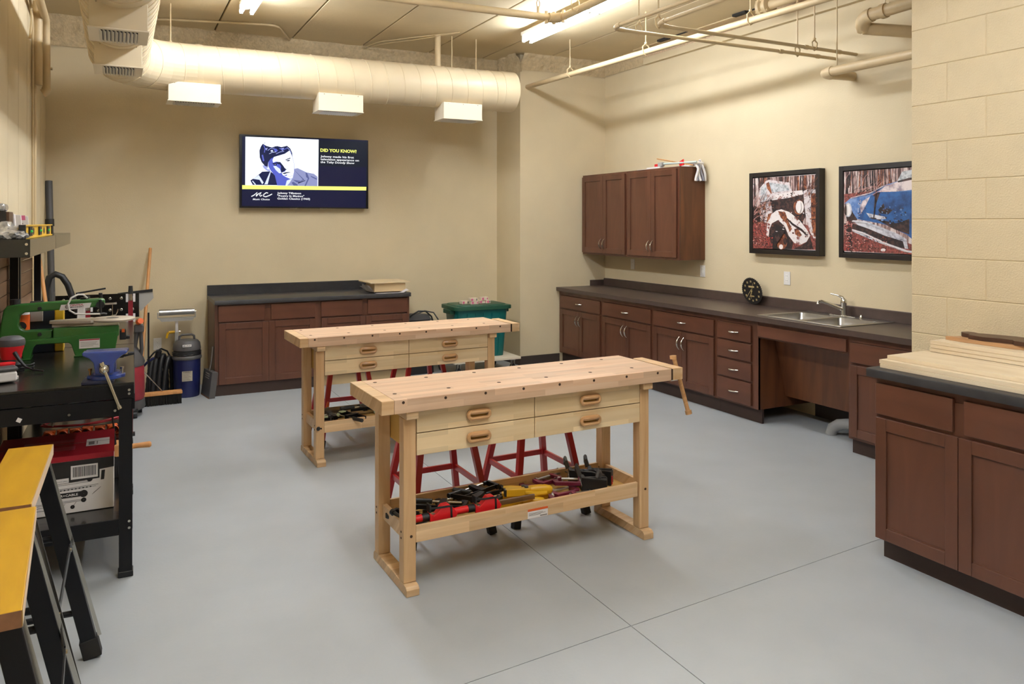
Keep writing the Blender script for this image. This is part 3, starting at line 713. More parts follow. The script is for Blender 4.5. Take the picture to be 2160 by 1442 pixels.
# ---------------------------------------------------------------- red shop stools
def stool(label, x, y, rz=0.0):
    t = T('shop_stool', label, 'stool', (x,y,0), rz, 'red metal stools behind the workbenches')
    F, Tt, zt = .222, .125, .585
    def lp(sx, sy, z): k = F + (Tt-F)*z/zt; return Vector((sx*k, sy*k, z))
    for sx in (-1,1):
        for sy in (-1,1):
            l = P('leg', G().bar(lp(sx,sy,.05), lp(sx,sy,zt), .032, .032, (0,1,0)), m_red, t, bevel=.002)
            P('rubber_foot', G().bar(lp(sx,sy,.0), lp(sx,sy,.055), .042, .042, (0,1,0)), m_rub, l, bevel=.004)
    for z, h in ((.245,.030),):
        for a, b in (((-1,-1),(1,-1)),((-1,1),(1,1)),((-1,-1),(-1,1)),((1,-1),(1,1))):
            P('footrest', G().bar(lp(*a,z), lp(*b,z), .014, h), m_red, t, bevel=.001)
    P('seat', G().lathe([(.12,zt),(.165,zt+.004),(.175,zt+.014),(.172,zt+.026),(.12,zt+.033),(.002,zt+.034)], (0,0,0), 'z', 28), m_red, t)
    return t
stool('red metal stool behind the front workbench, left one', 1.505, 3.835, .01)
stool('red metal stool behind the front workbench, right one', 2.085, 3.845, .02)
stool('red metal stool behind the rear workbench, left one', 1.515, 5.745, .0)
stool('red metal stool behind the rear workbench, right one', 2.12, 5.775, .03)
# ---------------------------------------------------------------- clamps in the front tray
ZT = .2275
def local(b, x, y): return b.matrix_basis @ Vector((x, y, 0))
def red_clamp(label, x, y):
    t = T('bar_clamp', label, 'clamp', (x,y,ZT+.036), math.radians(1.0), 'red headed bar clamps in the front tray')
    P('bar', G().box(-.10,-.006,.014,.25,.006,.036), m_steel, t)
    P('handle', G().cyl((-.175,0,.025), (-.105,0,.025), .0165, n=12), m_redp, t)
    P('collar', G().cyl((-.105,0,.025), (-.072,0,.025), .0185, n=12), m_blkp, t)
    P('clamp_head', G().prism([(-.07,.004),(.055,.004),(.066,.02),(.045,.05),(.02,.072),(-.01,.07),(-.035,.04),(-.05,.03),(-.072,.045)], 'y', -.018, .018), m_redp, t, bevel=.003)
    P('jaw_pad', G().prism([(-.072,.062),(-.072,.072),(.036,.066),(.038,.006),(.028,.006),(.027,.058)], 'y', -.0215, -.0185), m_blkp, t, bevel=.001)
    P('jaw_face', G().box(-.074,-.02,.048,-.066,.02,.082), m_blkp, t, bevel=.001)
    P('rest_foot', G().box(-.03,-.012,-.0345,.03,.012,.0035), m_blkp, t)
    return t
p = local(b1, .215, .105); red_clamp('red headed bar clamp at the left end of the front tray', p.x, p.y)
p = local(b1, .442, .108); red_clamp('red headed bar clamp in the front tray beside the yellow clamps', p.x, p.y)
def f_clamp(name, label, x, y, rz, z=ZT+.001, L=.26, body=None, pad=None, tilt=0.0, group=None, handle=.10):
    body = body or m_blk
    t = T(name, label, 'clamp', (x,y,z), rz, group, rot=(tilt,0,rz))
    P('bar', G().box(-L/2,-.004,.010,L/2,.004,.030), body, t, bevel=.001)
    P('fixed_jaw', G().prism([(L/2-.02,-.012),(L/2,-.012),(L/2+.004,.07),(L/2-.012,.075),(L/2-.016,.02)], 'z', .008, .032), body, t, bevel=.002)
    P('sliding_jaw', G().prism([(L/2-.13,-.014),(L/2-.10,-.014),(L/2-.095,.03),(L/2-.10,.085),(L/2-.125,.085),(L/2-.135,.02)], 'z', .006, .034), body, t, bevel=.002)
    P('screw', G().cyl((L/2-.02,.074,.02), (L/2-.18,.074,.02), .005, n=8), m_bolt, t)
    P('handle', G().cyl((L/2-.17,.074,.02), (L/2-.17-handle,.074,.02), .0125, n=10), m_blkp, t, bevel=.002)
    P('swivel_pad', G().cyl((L/2-.012,.074,.02), (L/2-.028,.074,.02), .011, n=10), pad or m_blkp, t)
    return t
gB = 'black bar clamps in the front tray'
for i, (x, y, rz, z, lab) in enumerate((
    (.14, .25, 2.2, 0, 'black bar clamp at the left end of the front tray'),
    (.24, .20, -.55, .034, 'black bar clamp lying across others behind the left red clamp'),
    (.30, .285, .15, 0, 'black bar clamp at the back of the front tray, left part'),
    (.42, .22, -.9, .036, 'black bar clamp pointing to the second red clamp'),
    (.50, .30, .35, .034, 'black bar clamp with its handle up by the tray back'),
    (.55, .335, .1, 0, 'black bar clamp along the tray back beside the yellow clamps'))):
    p = local(b1, x, y); f_clamp('bar_clamp', lab, p.x, p.y, rz, ZT+.001+z, L=.24, group=gB)
p = local(b1, .035, .17); o = P('chisel_handle', G().cyl((-.0,-.07,.04), (-.03,.06,.055), .0115, n=10).cyl((-.03,.06,.055),(-.034,.08,.057),.014,n=10), m_blkp); o.location = (p.x+.02, p.y, ZT); tag(o, 'black rod handle poking out at the left end of the front tray', 'handle')
def yellow_clamp(label, x, y, rz, z):
    t = T('hand_clamp', label, 'clamp', (x,y,z), rz, 'yellow hand clamps in the front tray'); t.scale = (1, 1.1, 1.5)
    P('clamp_body', G().prism([(-.115,-.012),(-.02,-.016),(.01,-.014),(.01,.016),(-.03,.014),(-.075,.020),(-.115,.016)], 'z', 0, .026), m_yel, t, bevel=.004)
    P('grip', G().tube([(.0,.002,.014),(.03,.002,.015),(.08,.001,.016),(.108,0,.015),(.118,0,.014)], [.013,.016,.017,.0145,.008], 12), m_yel, t)
    P('trigger', G().tube([(-.02,-.014,.012),(.03,-.03,.011),(.085,-.028,.012)], [.007,.008,.006], 8), m_yel, t)
    P('pivot', G().cyl((-.012,.0,.025), (-.012,.0,.031), .010, n=10), m_gryp, t)
    P('jaw_pad', G().box(-.122,-.012,.002,-.112,.014,.024), m_blkp, t)
    return t
for x, y, rz, z, lab in ((.752,.30,-.43,0,'yellow hand clamp farthest back in the front tray'), (.705,.228,-.46,0,'yellow hand clamp in the middle of its three mates'),
                         (.64,.142,-.25,0,'yellow hand clamp lying lowest against the tray front'), (.70,.175,-.30,.030,'yellow hand clamp lying on top of the front one')):
    p = local(b1, x, y); yellow_clamp(lab, p.x, p.y, rz, ZT+.001+z*1.4)
def c_clamp(label, x, y, rz, tilt, z, s=1.0):
    t = T('c_clamp', label, 'clamp', (x,y,z), rz, 'maroon C clamps in the front tray', rot=(tilt,0,rz))
    P('frame', G().prism([(-.09*s,-.03*s),(.04*s,-.03*s),(.055*s,-.015*s),(.055*s,.05*s),(.035*s,.06*s),(.032*s,.045*s),(.036*s,-.005*s),(.02*s,-.012*s),(-.07*s,-.012*s),(-.075*s,.04*s),(-.09*s,.055*s),(-.10*s,.0)], 'z', .003, .022), m_maroon, t, bevel=.002)
    P('screw', G().cyl((-.06*s,.05*s,.012), (.14*s,.05*s,.012), .0065, n=8), m_steel, t)
    P('tee_bar', G().cyl((.135*s,.05*s-.055,.014), (.137*s,.05*s+.05,.02), .0035, n=6), m_steel, t)
    P('swivel', G().cyl((-.062*s,.05*s,.012), (-.072*s,.05*s,.012), .012, n=10), m_steel, t)
    return t
for x, y, rz, tl, z, lab in ((.86,.36,-.35,.0,0,'maroon C clamp at the tray back behind the yellow clamps'), (.93,.335,.25,.0,.024,'maroon C clamp with its steel screw raised towards the stools'),
                         (.95,.20,.1,.0,0,'maroon C clamp lying right of the yellow clamps'), (.90,.13,-.2,.0,0,'maroon C clamp against the tray front'), (1.0,.25,-.5,.0,.024,'maroon C clamp lying over its mates near the corner clamps')):
    p = local(b1, x, y); c_clamp(lab, p.x, p.y, rz, tl, ZT+.001+z)
def corner_clamp(label, x, y, rz, z, flip=0.0, red=False):
    t = T('corner_clamp', label, 'clamp', (x,y,z), rz, 'black corner clamps in the front tray', rot=(flip,0,rz)); t.scale = (1, 1, 1.35)
    P('jaw', G().prism([(0,0),(.13,.0),(.13,.012),(.02,.016),(.02,.05),(.0,.06)], 'z', 0, .055), m_blkp, t, bevel=.002)
    P('jaw', G().prism([(.0,-.004),(.12,-.05),(.125,-.038),(.01,.012)], 'z', 0, .055), m_blkp, t, bevel=.002)
    P('pad', G().box(.06,-.0045,.004,.132,-.0005,.05).box(.1305,-.001,.004,.1345,.012,.05), m_gryp, t)
    P('handle', G().tube([(.0,.05,.05),(-.01,.055,.075),(-.012,.07,.085),(-.012,.085,.06)], [.012,.011,.010,.008], 8), m_gryp, t)
    P('spring', G().cyl((.005,.0,.02), (.005,.05,.04), .008, n=8), m_bolt, t)
    if red: P('red_pad', G().box(.085,-.02,.0,.1305,-.006,.03), m_redp, t)
    return t
p = local(b1, 1.03, .325); corner_clamp('black corner clamp at the tray back, left of the tall one', p.x, p.y, -.4, ZT+.001)
p = local(b1, 1.02, .19); corner_clamp('black corner clamp with grey pad at the tray front', p.x, p.y, -.35, ZT+.001)
p = local(b1, 1.13, .30); corner_clamp('black corner clamp standing highest with a red pad, at the right end', p.x, p.y, -.55, ZT+.001, red=True)
p = local(b1, 1.15, .17); corner_clamp('black corner clamp tipped against the tall one at the right end', p.x, p.y, 1.9, ZT+.001, red=False)
# ---------------------------------------------------------------- clamps in the rear tray
m_pad = M('pale green pad', '#b9c6a0', 0.6)
gR = 'black pad clamps in the rear tray'
for x, y, rz, z, lab in ((.13,.15,1.3,0,'black clamp with pale green pads at the left end of the rear tray'), (.20,.27,.2,0,'black clamp along the back of the rear tray, left'),
                      (.30,.14,2.0,.034,'black clamp crossing the front of the rear tray'), (.42,.28,.05,.034,'black clamp along the rear tray beside the steel bar'), (.56,.20,1.5,0,'black clamp with a pale green pad in the middle of the rear tray')):
    p = local(b2, x, y); t = f_clamp('bar_clamp', lab, p.x, p.y, rz, ZT+.001+z, L=.22, pad=m_pad, group=gR)
    P('pad_face', G().box(.075,.02,.033,.105,.06,.040), m_pad, t)
p = local(b2, .40, .36); o = P('steel_bar', G().box(-.33,-.004,.0,.33,.004,.072), m_bolt); o.location = (p.x, p.y, ZT+.001); o.rotation_euler = (0,0,.02); tag(o, 'thin steel bar standing on edge at the back of the rear tray', 'steel bar')
p = local(b2, .17, .375); t = T('spring_clamp', 'small orange tipped spring clamp at the back of the rear tray', 'clamp', (p.x,p.y,ZT+.001))
P('handle', G().prism([(-.03,0),(.0,.11),(.008,.11),(.0,.0)], 'y', -.008, .008).prism([(.03,0),(.004,.1),(-.004,.1),(.01,.0)], 'y', -.008, .008), m_orange, t, bevel=.002)
P('spring', G().cyl((.0,-.012,.07), (.0,.012,.07), .008, n=8), m_bolt, t)
# ================================================================ steel benches along the left wall
def rack(label, y0, Ln, front_pegs=True):
    t = T('steel_workbench', label, 'workbench', (-.575+.0157*(y0-3.93), y0, 0), math.radians(-.9)); w = .642
    P('worktop', G().box(0,0,.872,w,Ln,.884), m_bworktop, t, bevel=.002)
    P('top_frame', G().box(0,.0,.812,w,.016,.8715).box(0,Ln-.016,.812,w,Ln,.8715).box(w-.016,.016,.812,w,Ln-.016,.8715).box(0,.016,.812,.016,Ln-.016,.8715), m_blk, t, bevel=.002)
    P('drawer', G().box(w-.0165,.12,.735,w+.004,Ln-.12,.808), m_blk, t, bevel=.003)
    for y in (0.006, Ln-.022): P('apron', G().box(.04,y,.733,w-.05,y+.016,.808), m_blk, t, bevel=.002)
    for x in (.010, w-.062):
        for y in (.004, Ln-.059):
            l = P('leg', G().box(x,y,.025,x+.055,y+.004,.8115).box(x if x < .3 else x+.051, y, .025, x+.004 if x < .3 else x+.055, y+.055, .8115).box(x,y+.051,.025,x+.055,y+.055,.8115), m_blk, t, bevel=.001)
            P('foot_cap', G().box(x-.004,y-.003,0,x+.059,y+.058,.028), m_blkp, l, bevel=.004)
    P('lower_shelf', G().box(.012,.012,.255,w-.012,Ln-.012,.267), m_blkg, t)
    P('shelf_skirt', G().box(.065,.002,.196,w-.062,.012,.268).box(.065,Ln-.012,.196,w-.062,Ln-.002,.268).box(w-.014,.06,.196,w-.006,Ln-.06,.268), m_blk, t, bevel=.001)
    for y in (.02, Ln-.058): P('upright', G().box(.022,y,.8845,.062,y+.036,1.4575), m_blk, t)
    sh = P('upper_shelf', G().box(.0,0,1.458,.238,.012,1.536).box(.226,.012,1.458,.238,Ln,1.536).box(.0,.012,1.522,.226,Ln,1.536), m_shelf, t, bevel=.002)
    for k in range(7): P('hardboard_panel', G().box(.001,.01,.90+.078*k,.009,Ln-.01,.974+.078*k), m_peg, t, bevel=.002)
    bm = G().cyl((0,0,0),(0,-.004,0),.006,n=8).mesh('bolt', m_bolt)
    for x, z in ((.385,.762),(.565,.762),(w-.02,.85),(w-.02,.833),(w-.02,.255),(w-.02,.225),(.225,1.515),(.225,1.475)): P('bolt', bm, None, t, loc=(x, .001 if z > .3 or 1 else 0, z))
    return t
rk = rack('black steel workbench with vise and scroll saw against the left wall', 3.93, 1.235)
P('size_sticker', G().box(-.009,-.0005,-.009,.009,0,.009), m_wht, rk, loc=(.197,.0055,.758), rot=(0,.5,0))
rack('second black steel workbench beyond the first along the left wall', 5.175, 1.16)
def wpos(x, y, z=.8845): return (x, y, z)
# ---------------------------------------------------------------- green scroll saw
ss = T('scroll_saw', 'green scroll saw with round grey table on the black workbench', 'scroll saw', (-.562, 4.80, .8845), 0.0); ss.scale = (1.235, 1.15, 1.17)
# side silhouette in x,z (metres)
k = .1/ (66.0/ .62 *.1)
body = [(.06,.03),(.20,.03)]
P('base', G().prism([(.095,0),(.12,0),(.135,.055),(.145,.065),(.265,.065),(.275,.055),(.29,0),(.42,0),(.445,.012),(.455,.075),(.455,.105),(.09,.085),(.09,.06)], 'y', 0, .10), m_green, ss, bevel=.004)
P('base_foot', G().box(.09,-.012,0,.125,.11,.006).box(.285,-.012,0,.43,.11,.006), m_green, ss, bevel=.002)
P('motor_cover', G().prism([(.205,.08),(.455,.08),(.462,.085),(.462,.135),(.205,.135)], 'y', .005, .105), m_green, ss, bevel=.006)
P('throat_frame', G().prism([(.005,.10),(.012,.085),(.03,.075),(.205,.075),(.205,.128),(.10,.128),(.085,.138),(.078,.155),(.083,.198),(.10,.210),(.40,.222),(.405,.232),(.405,.255),(.39,.262),(.06,.248),(.035,.242),(.022,.225),(.010,.15)], 'y', .03, .08), m_green, ss, bevel=.008)
for x, z in ((.155,.226),(.155,.108)): P('hex_bolt', G().cyl((x,.0305,z), (x,.024,z), .009, n=6), m_blkp, ss)
P('saw_table', G().lathe([(.002,0),(.088,0),(.092,.004),(.092,.010),(.088,.013),(.002,.013)], (.435,.055,.152), 'z', 36).prism([(.19,.04),(.19,.07),(.205,.083),(.35,.125),(.40,.055),(.35,-.015),(.205,.027)], 'z', .1522, .1648), m_castal, ss, bevel=.001)
P('table_edge', G().prism([(.20,.135),(.36,.14),(.36,.1515),(.20,.150)], 'y', .04, .07), m_castal, ss)
P('table_insert', G().cyl((.435,.055,.1651),(.435,.055,.1656),.026,n=20), m_gryp, ss)
P('blade', G().cyl((.435,.055,.1735),(.435,.055,.235),.0011,n=5), m_bolt, ss)
P('blade_holder', G().box(.402,.048,.228,.44,.062,.236).cyl((.44,.055,.232),(.452,.055,.234),.005,n=8), m_steel, ss, bevel=.001)
P('tension_knob', G().cyl((.387,.055,.262),(.387,.055,.285),.008,n=10).cyl((.387,.022,.232),(.387,.03,.232),.018,n=8).cyl((.387,.026,.19),(.387,.026,.255),.006,n=8), m_blkp, ss)
P('arm_knob', G().cyl((.0625,.055,.248),(.0625,.055,.27),.02,n=10), m_blkp, ss)
P('arm_knob', G().cyl((.325,.055,.259),(.325,.055,.266),.018,n=12), m_blkp, ss)
P('blower_hose', G().tube([(.335,.03,.266),(.32,.02,.283),(.30,.01,.285),(.275,.0,.272),(.263,-.008,.245),(.268,-.008,.215),(.29,-.005,.198),(.33,.01,.193),(.385,.02,.190)], .0042, 8), m_rope, ss)
P('blower_nozzle', G().tube([(.385,.02,.190),(.40,.03,.191),(.412,.035,.187)], .004, 8), m_gryp, ss)
P('hold_down', G().tube([(.385,.055,.18),(.388,.05,.2)], .003, 6).tube([(.43,.05,.175),(.448,.05,.178),(.455,.05,.195),(.457,.05,.205)], .0025, 6), m_bolt, ss)
P('switch_box', G().box(.4635,.03,.06,.49,.09,.105).box(.49,.045,.06,.505,.08,.075), m_blkp, ss, bevel=.003)
P('switch_key', G().box(.472,.028,.096,.484,.0295,.112), m_orange, ss)
lab = P('name_plate', G().prism([(.228,.2125),(.345,.2205),(.352,.2435),(.235,.2385)], 'y', .0285, .0295), m_wht, ss)
wl2 = P('warning_label', G().box(.305,-.0012,.035,.385,-.0004,.078), m_wht, ss)
P('label_stripe', G().box(.306,-.0018,.072,.384,-.0013,.077), m_redcard, wl2)
P('label_text', G().box(.310,-.0018,.062,.375,-.0013,.0635).box(.310,-.0018,.056,.37,-.0013,.0575).box(.310,-.0018,.050,.38,-.0013,.0515).box(.310,-.0018,.044,.36,-.0013,.0455), m_inkg, wl2)

def text(name, body, h, mat, parent, origin, ux, uz, width=None, bold=0.0, shear=0.0, spacing=1.0):
    """flat lettering: origin is the baseline start, ux runs along the line, uz up the letters"""
    cu = bpy.data.curves.new('lettering', 'FONT'); cu.body = body; cu.size = 1.0; cu.offset = bold; cu.shear = shear; cu.space_character = spacing; cu.resolution_u = 2
    o = bpy.data.objects.new('lettering', cu); COL.objects.link(o)
    dg = bpy.context.evaluated_depsgraph_get(); me = bpy.data.meshes.new_from_object(o.evaluated_get(dg))
    bpy.data.objects.remove(o); bpy.data.curves.remove(cu)
    ux, uz = Vector(ux).normalized(), Vector(uz).normalized(); og = Vector(origin)
    xs = [v.co.x for v in me.vertices] or [0, 1]; ys = [v.co.y for v in me.vertices] or [0, 1]
    sy = h / .72; sx = sy if width is None else width / max(max(xs)-min(xs), 1e-6); x0 = min(xs) if width else 0
    for v in me.vertices: v.co = og + ux*((v.co.x-x0)*sx) + uz*(v.co.y*sy)
    me.materials.clear(); me.materials.append(mat); me.name = name
    o = bpy.data.objects.new(name, me); COL.objects.link(o); o.parent = parent
    return o
text('lettering', 'CENTRAL', .009, m_redcard, lab, (.270,.0280,.2300), (1,0,.045), (0,0,1), width=.052, bold=.02)
text('lettering', 'MACHINERY', .0055, m_ink, lab, (.270,.0280,.2225), (1,0,.045), (0,0,1), width=.052, bold=.02)
P('emblem', G().lathe([(.0065,0),(.009,0)], (.259,.0280,.2290), 'y', 16, caps=False).lathe([(.002,0),(.004,0)], (.259,.0280,.2290), 'y', 12, caps=False), m_ink, lab)
# ---------------------------------------------------------------- bench vise
vs = T('bench_vise', 'blue bench vise bolted to the front corner of the black workbench', 'vise', (-.045, 4.000, .8845), math.radians(-6)); vs.scale = (.74, .74, .86)
P('mounting_plate', G().box(-.125,-.105,0,.05,.06,.018), m_dkblue, vs, bevel=.004)
P('swivel_base', G().lathe([(.092,.0185),(.092,.034),(.085,.040),(.078,.042),(.075,.052),(.02,.054)], (0,.0,0), 'z', 28), m_blue, vs)
for s in (-1, 1): P('base_lug', G().prism([(s*.105,-.02),(s*.075,-.04),(s*.075,.04),(s*.105,.02)], 'z', .0185, .036), m_blue, vs, bevel=.004)
for s in (-1, 1): P('swivel_bolt', G().cyl((s*.088,-.01,.037), (s*.088,-.01,.065), .007, n=8).cyl((s*.088,-.01,.062), (s*.088,-.01,.072), .013, n=6), m_brass if s < 0 else m_bolt, vs)
P('vise_body', G().prism([(-.052,.054),(.052,.054),(.052,.105),(.060,.118),(.095,.140),(.120,.150),(.120,.165),(-.118,.165),(-.118,.150),(-.09,.138),(-.066,.118),(-.052,.10)], 'y', -.02, .055), m_blue, vs, bevel=.006)
P('front_jaw', G().prism([(-.05,.050),(.046,.050),(.05,.10),(.066,.122),(.10,.146),(.122,.152),(.122,.168),(-.122,.168),(-.122,.150),(-.085,.135),(-.06,.11)], 'y', -.095, -.028), m_blue, vs, bevel=.008)
P('jaw_plate', G().box(-.12,-.0275,.140,.12,-.0205,.1685), m_bolt, vs)
P('slide', G().box(-.028,-.10,.058,.028,.13,.098), m_dkblue, vs, bevel=.003)
P('screw_hub', G().cyl((0,-.0955,.078), (0,-.112,.078), .024, n=18).ball((0,-.122,.078), .0205, 14, 8), m_bolt, vs)
P('vise_handle', G().cyl((-.010,-.125,.108), (.085,-.125,-.125), .0095, n=12).cyl((-.0055,-.125,.097), (-.013,-.125,.116), .014, n=12).cyl((.081,-.125,-.115), (.0875,-.125,-.131), .0135, n=12), m_bolt, vs)
P('anvil', G().box(.04,.0555,.11,.09,.10,.14).cyl((.09,.078,.125),(.15,.078,.13),.014,.008,n=10), m_blkp, vs, bevel=.004)
# ---------------------------------------------------------------- sanders
sa = T('orbital_sander', 'red and black palm sander with white dust box on the black workbench', 'sander', (-.452, 4.215, .8845), .3); sa.scale = (.85, .85, .85)
P('sanding_pad', G().lathe([(.058,0),(.06,.004),(.06,.014),(.05,.018)], (0,.03,0), 'z', 24), m_lgry, sa)
P('body', G().lathe([(.05,.0185),(.048,.045),(.042,.07),(.046,.09)], (0,.03,0), 'z', 22), m_redp, sa)
P('dust_box', G().box(-.085,-.10,.006,.03,-.02,.062), m_wht, sa, bevel=.014)
P('dust_box_lid', G().box(-.088,-.104,.0625,.033,-.018,.085), m_gryp, sa, bevel=.01)
sb = T('orbital_sander', 'red and black sander standing upright behind the white dust box', 'sander', (-.462, 4.47, .8845), .2); sb.scale = (.88, .88, .88)
P('sanding_pad', G().lathe([(.062,0),(.064,.005),(.064,.014),(.052,.02)], (0,0,0), 'z', 24), m_blkp, sb)
P('skirt', G().lathe([(.052,.0205),(.06,.04),(.052,.055),(.05,.068)], (0,0,0), 'z', 22), m_blkp, sb)
P('body', G().lathe([(.048,.0685),(.05,.08),(.055,.105),(.062,.13),(.064,.142)], (0,0,0), 'z', 24), m_redp, sb)
P('palm_grip', G().lathe([(.066,.1425),(.069,.158),(.064,.178),(.045,.192),(.004,.196)], (0,0,0), 'z', 24), m_gryp, sb)
P('power_cord', G().tube([(.01,-.06,.11),(.03,-.09,.07),(.055,-.10,.035),(.085,-.12,.018),(.12,-.15,.012),(.135,-.16,.009)], [.011,.009,.006,.005,.005,.004], 8), m_blkp, sb)
P('coiled_cord', G().tube([(.07+.035*math.cos(i*.5),-.035+.03*math.sin(i*.5),.008+.0012*i) for i in range(26)], .0042, 6), m_blkp, sb)
# ---------------------------------------------------------------- navy and yellow box behind the saw, orange label bottle
nb = T('glue_box', 'navy and yellow carton seen through the scroll saw arm', 'box', (-.47, 5.03, .8845), .02)
P('carton', G().box(.005,0,0,.155,.14,.245), M('navy card', '#15202f', 0.5), nb, bevel=.002)
P('carton_end', G().box(.1555,-.004,0,.20,.144,.25), m_ylw, nb, bevel=.006)
gb = T('glue_bottle', 'small bottle with orange round label behind the scroll saw', 'bottle', (-.462, 4.955, .8845))
P('bottle_body', G().lathe([(.034,0),(.036,.01),(.036,.235),(.03,.252),(.014,.265),(.012,.28)], (0,0,0), 'z', 20), m_wht, gb)
lb2 = P('bottle_label', G().lathe([(.0365,.07),(.0365,.225)], (0,0,0), 'z', 20, caps=False), m_orange, gb)
P('label_disc', G().lathe([(.024,0),(.002,0)], (0,-.0375,.165), 'y', 18, caps=False), m_ink, lb2)
text('lettering', 'GOR', .016, m_wht, lb2, (-.022,-.0385,.125), (1,0,0), (0,0,1), width=.044, bold=.02)
tc = T('small_carton', 'small grey and black carton on the bench upright', 'box', (-.40, 5.02, 1.11))
P('carton', G().box(-.03,0,-.05,.03,.05,.028), m_lgry, tc, bevel=.002); P('carton_top', G().box(-.031,-.001,.0282,.031,.051,.06), m_blkcard, tc); P('carton_label', G().box(-.026,-.0022,.032,.02,-.0012,.052), m_wht, tc)
P('shelf_clip', G().box(-.03,.0502,-.054,.03,.09,-.0502), m_bolt, tc)
# ---------------------------------------------------------------- things on the upper shelf
zs = 1.5365
lv = T('spirit_level', 'yellow spirit level standing on the upper shelf', 'level', at(84,496,z=zs), math.radians(90-4)); lv.location.x = -.362; lv.location.y = 4.62; lv.rotation_euler.z = math.radians(88.6); lv.scale = (1.72, 1, 1)
P('web', G().box(-.33,-.006,.006,.33,.006,.056), m_ylw, lv)
P('flange', G().box(-.33,-.013,0,.33,.013,.006).box(-.33,-.013,.056,.33,.013,.062), m_ylw, lv, bevel=.001)
for x in (-.22, 0, .22):
    v = P('vial_block', G().box(x-.028,-.0125,.010,x+.028,-.0065,.052), m_blkp, lv); P('vial', G().cyl((x-.014,-.012,.031),(x+.014,-.012,.031),.006,n=8), m_lime, v)
for x in (-.14, .12): P('hand_hole', G().lathe([(.018,0),(.002,0)], (x,-.0068,.031), 'y', 16, caps=False), m_blkp, lv)
P('end_cap', G().box(-.342,-.0135,-.0,-.3305,.0135,.0625).box(.3305,-.0135,0,.342,.0135,.0625), m_blkp, lv, bevel=.002)
bx = T('black_box', 'black carton with orange text lines and white label on the upper shelf', 'box', (-.575, 4.40, zs), 0)
P('carton', G().box(.01,0,0,.10,.16,.125), m_blkcard, bx, bevel=.001); P('carton_spine', G().box(.1003,.0,0,.112,.158,.124), m_walnut, bx)
P('carton_label', G().box(.03,-.0012,.02,.085,-.0003,.07), m_wht, bx); P('carton_text', G().box(.02,-.0012,.085,.075,-.0003,.089).box(.02,-.0012,.094,.06,-.0003,.098), m_orange, bx)
P('wrapped_top', G().box(.015,.01,.1255,.095,.15,.165), m_shiny, bx, bevel=.015)
for i, (y, dx, lab) in enumerate(((4.60,.02,'white carton on the upper shelf, next to the black box'), (4.74,.035,'white carton in the middle of the upper shelf row'), (4.88,.055,'white leaning carton with a red label on the upper shelf'))):
    c = T('white_carton', lab, 'box', (-.575+dx, y, zs), .06*i)
    P('carton', G().prism([(0,0),(.10,0),(.092,.115-.004*i),(.004,.122-.004*i)], 'y', 0, .055), m_wht, c, bevel=.003)
    if i == 2:
        P('carton_label', G().prism([(.02,.02),(.085,.02),(.078,.112),(.026,.112)], 'y', -.0012, -.0003), m_wht, c)
        P('label_stripe', G().prism([(.026,.085),(.080,.085),(.078,.11),(.028,.11)], 'y', -.002, -.0013), m_pink, c)
        P('label_text', G().box(.032,-.002,.065,.07,-.0013,.069).box(.032,-.002,.052,.075,-.0013,.055).box(.032,-.002,.040,.066,-.0013,.043), m_inkg, c)
bt = T('brush', 'small brush handle standing between the cartons on the upper shelf', 'brush', (-.53, 4.84, zs)); P('handle', G().tube([(0,0,0),(0,0,.12),(-.012,.01,.16),(-.02,.012,.175)], [.006,.006,.009,.004], 8), m_tan, bt)
def crumple(name, label, cat, c, r, sc, mat, seed, amp=.5, sub=3):
    bm = bmesh.new(); bmesh.ops.create_icosphere(bm, subdivisions=sub, radius=1.0)
    for v in bm.verts:
        q = v.co*2.2 + Vector((seed, seed*.3, 0)); k = 1 + amp*(noise.noise(q)*.7 + abs(noise.noise(q*2.5))*.6 - .2)
        v.co = Vector((v.co.x*sc[0]*r*k, v.co.y*sc[1]*r*k, max(v.co.z*sc[2]*r*k, -sc[2]*r*.55)))
    zmin = min(v.co.z for v in bm.verts)
    for v in bm.verts: v.co.z -= zmin
    me = bpy.data.meshes.new(name); bm.to_mesh(me); bm.free(); me.materials.append(mat)
    for p_ in me.polygons: p_.use_smooth = False
    o = bpy.data.objects.new(name, me); COL.objects.link(o); o.location = c
    return tag(o, label, cat) if label else o
crumple('plastic_wrap', 'crumpled clear packaging on the shelf edge beside the yellow level', 'packaging', (-.41, 4.06, zs), .055, (1,1.2,.55), m_shiny, 1.0)
crumple('plastic_wrap', 'larger crumpled clear packaging before the white cartons', 'packaging', (-.46, 4.23, zs), .065, (1,1.1,.75), m_shiny, 4.0)
crumple('plastic_wrap', 'crumpled clear packaging at the left end of the upper shelf', 'packaging', (-.52, 4.06, zs), .055, (.9,1.2,.6), m_shiny, 8.0)
# ---------------------------------------------------------------- lower shelf: dovetail jig box
zl = .2675
jb = T('cardboard_box', 'red, black and white tool carton on the lower shelf', 'box', (-.50, 4.105, zl+.001), .0)
wB, dB, hB = .485, .44, .262
P('carton', G().box(0,0,0,wB,dB,hB), m_wht, jb, bevel=.004)
P('carton_top', G().box(-.0015,-.002,hB+.0003,wB+.0015,dB,hB+.003), m_redcard, jb)
P('top_seam', G().box(0,dB*.5-.002,hB+.0031,wB,dB*.5+.002,hB+.0038), m_inkg, jb)
P('tape', G().box(.10,.25,hB+.0031,.31,.30,hB+.0036).box(.05,.10,hB+.0031,.32,.17,hB+.0036), M('clear tape', '#b8485a', 0.3), jb)
P('red_band', G().box(0,-.0010,hB-.022,wB,-.0003,hB), m_redcard, jb)
P('black_band', G().prism([(0,hB-.105),(.30,hB-.098),(.30,hB-.12),(.425,hB-.115),(.425,hB-.075),(wB,hB-.070),(wB,hB-.0225),(0,hB-.0225)], 'y', -.0010, -.0003), m_blkcard, jb)
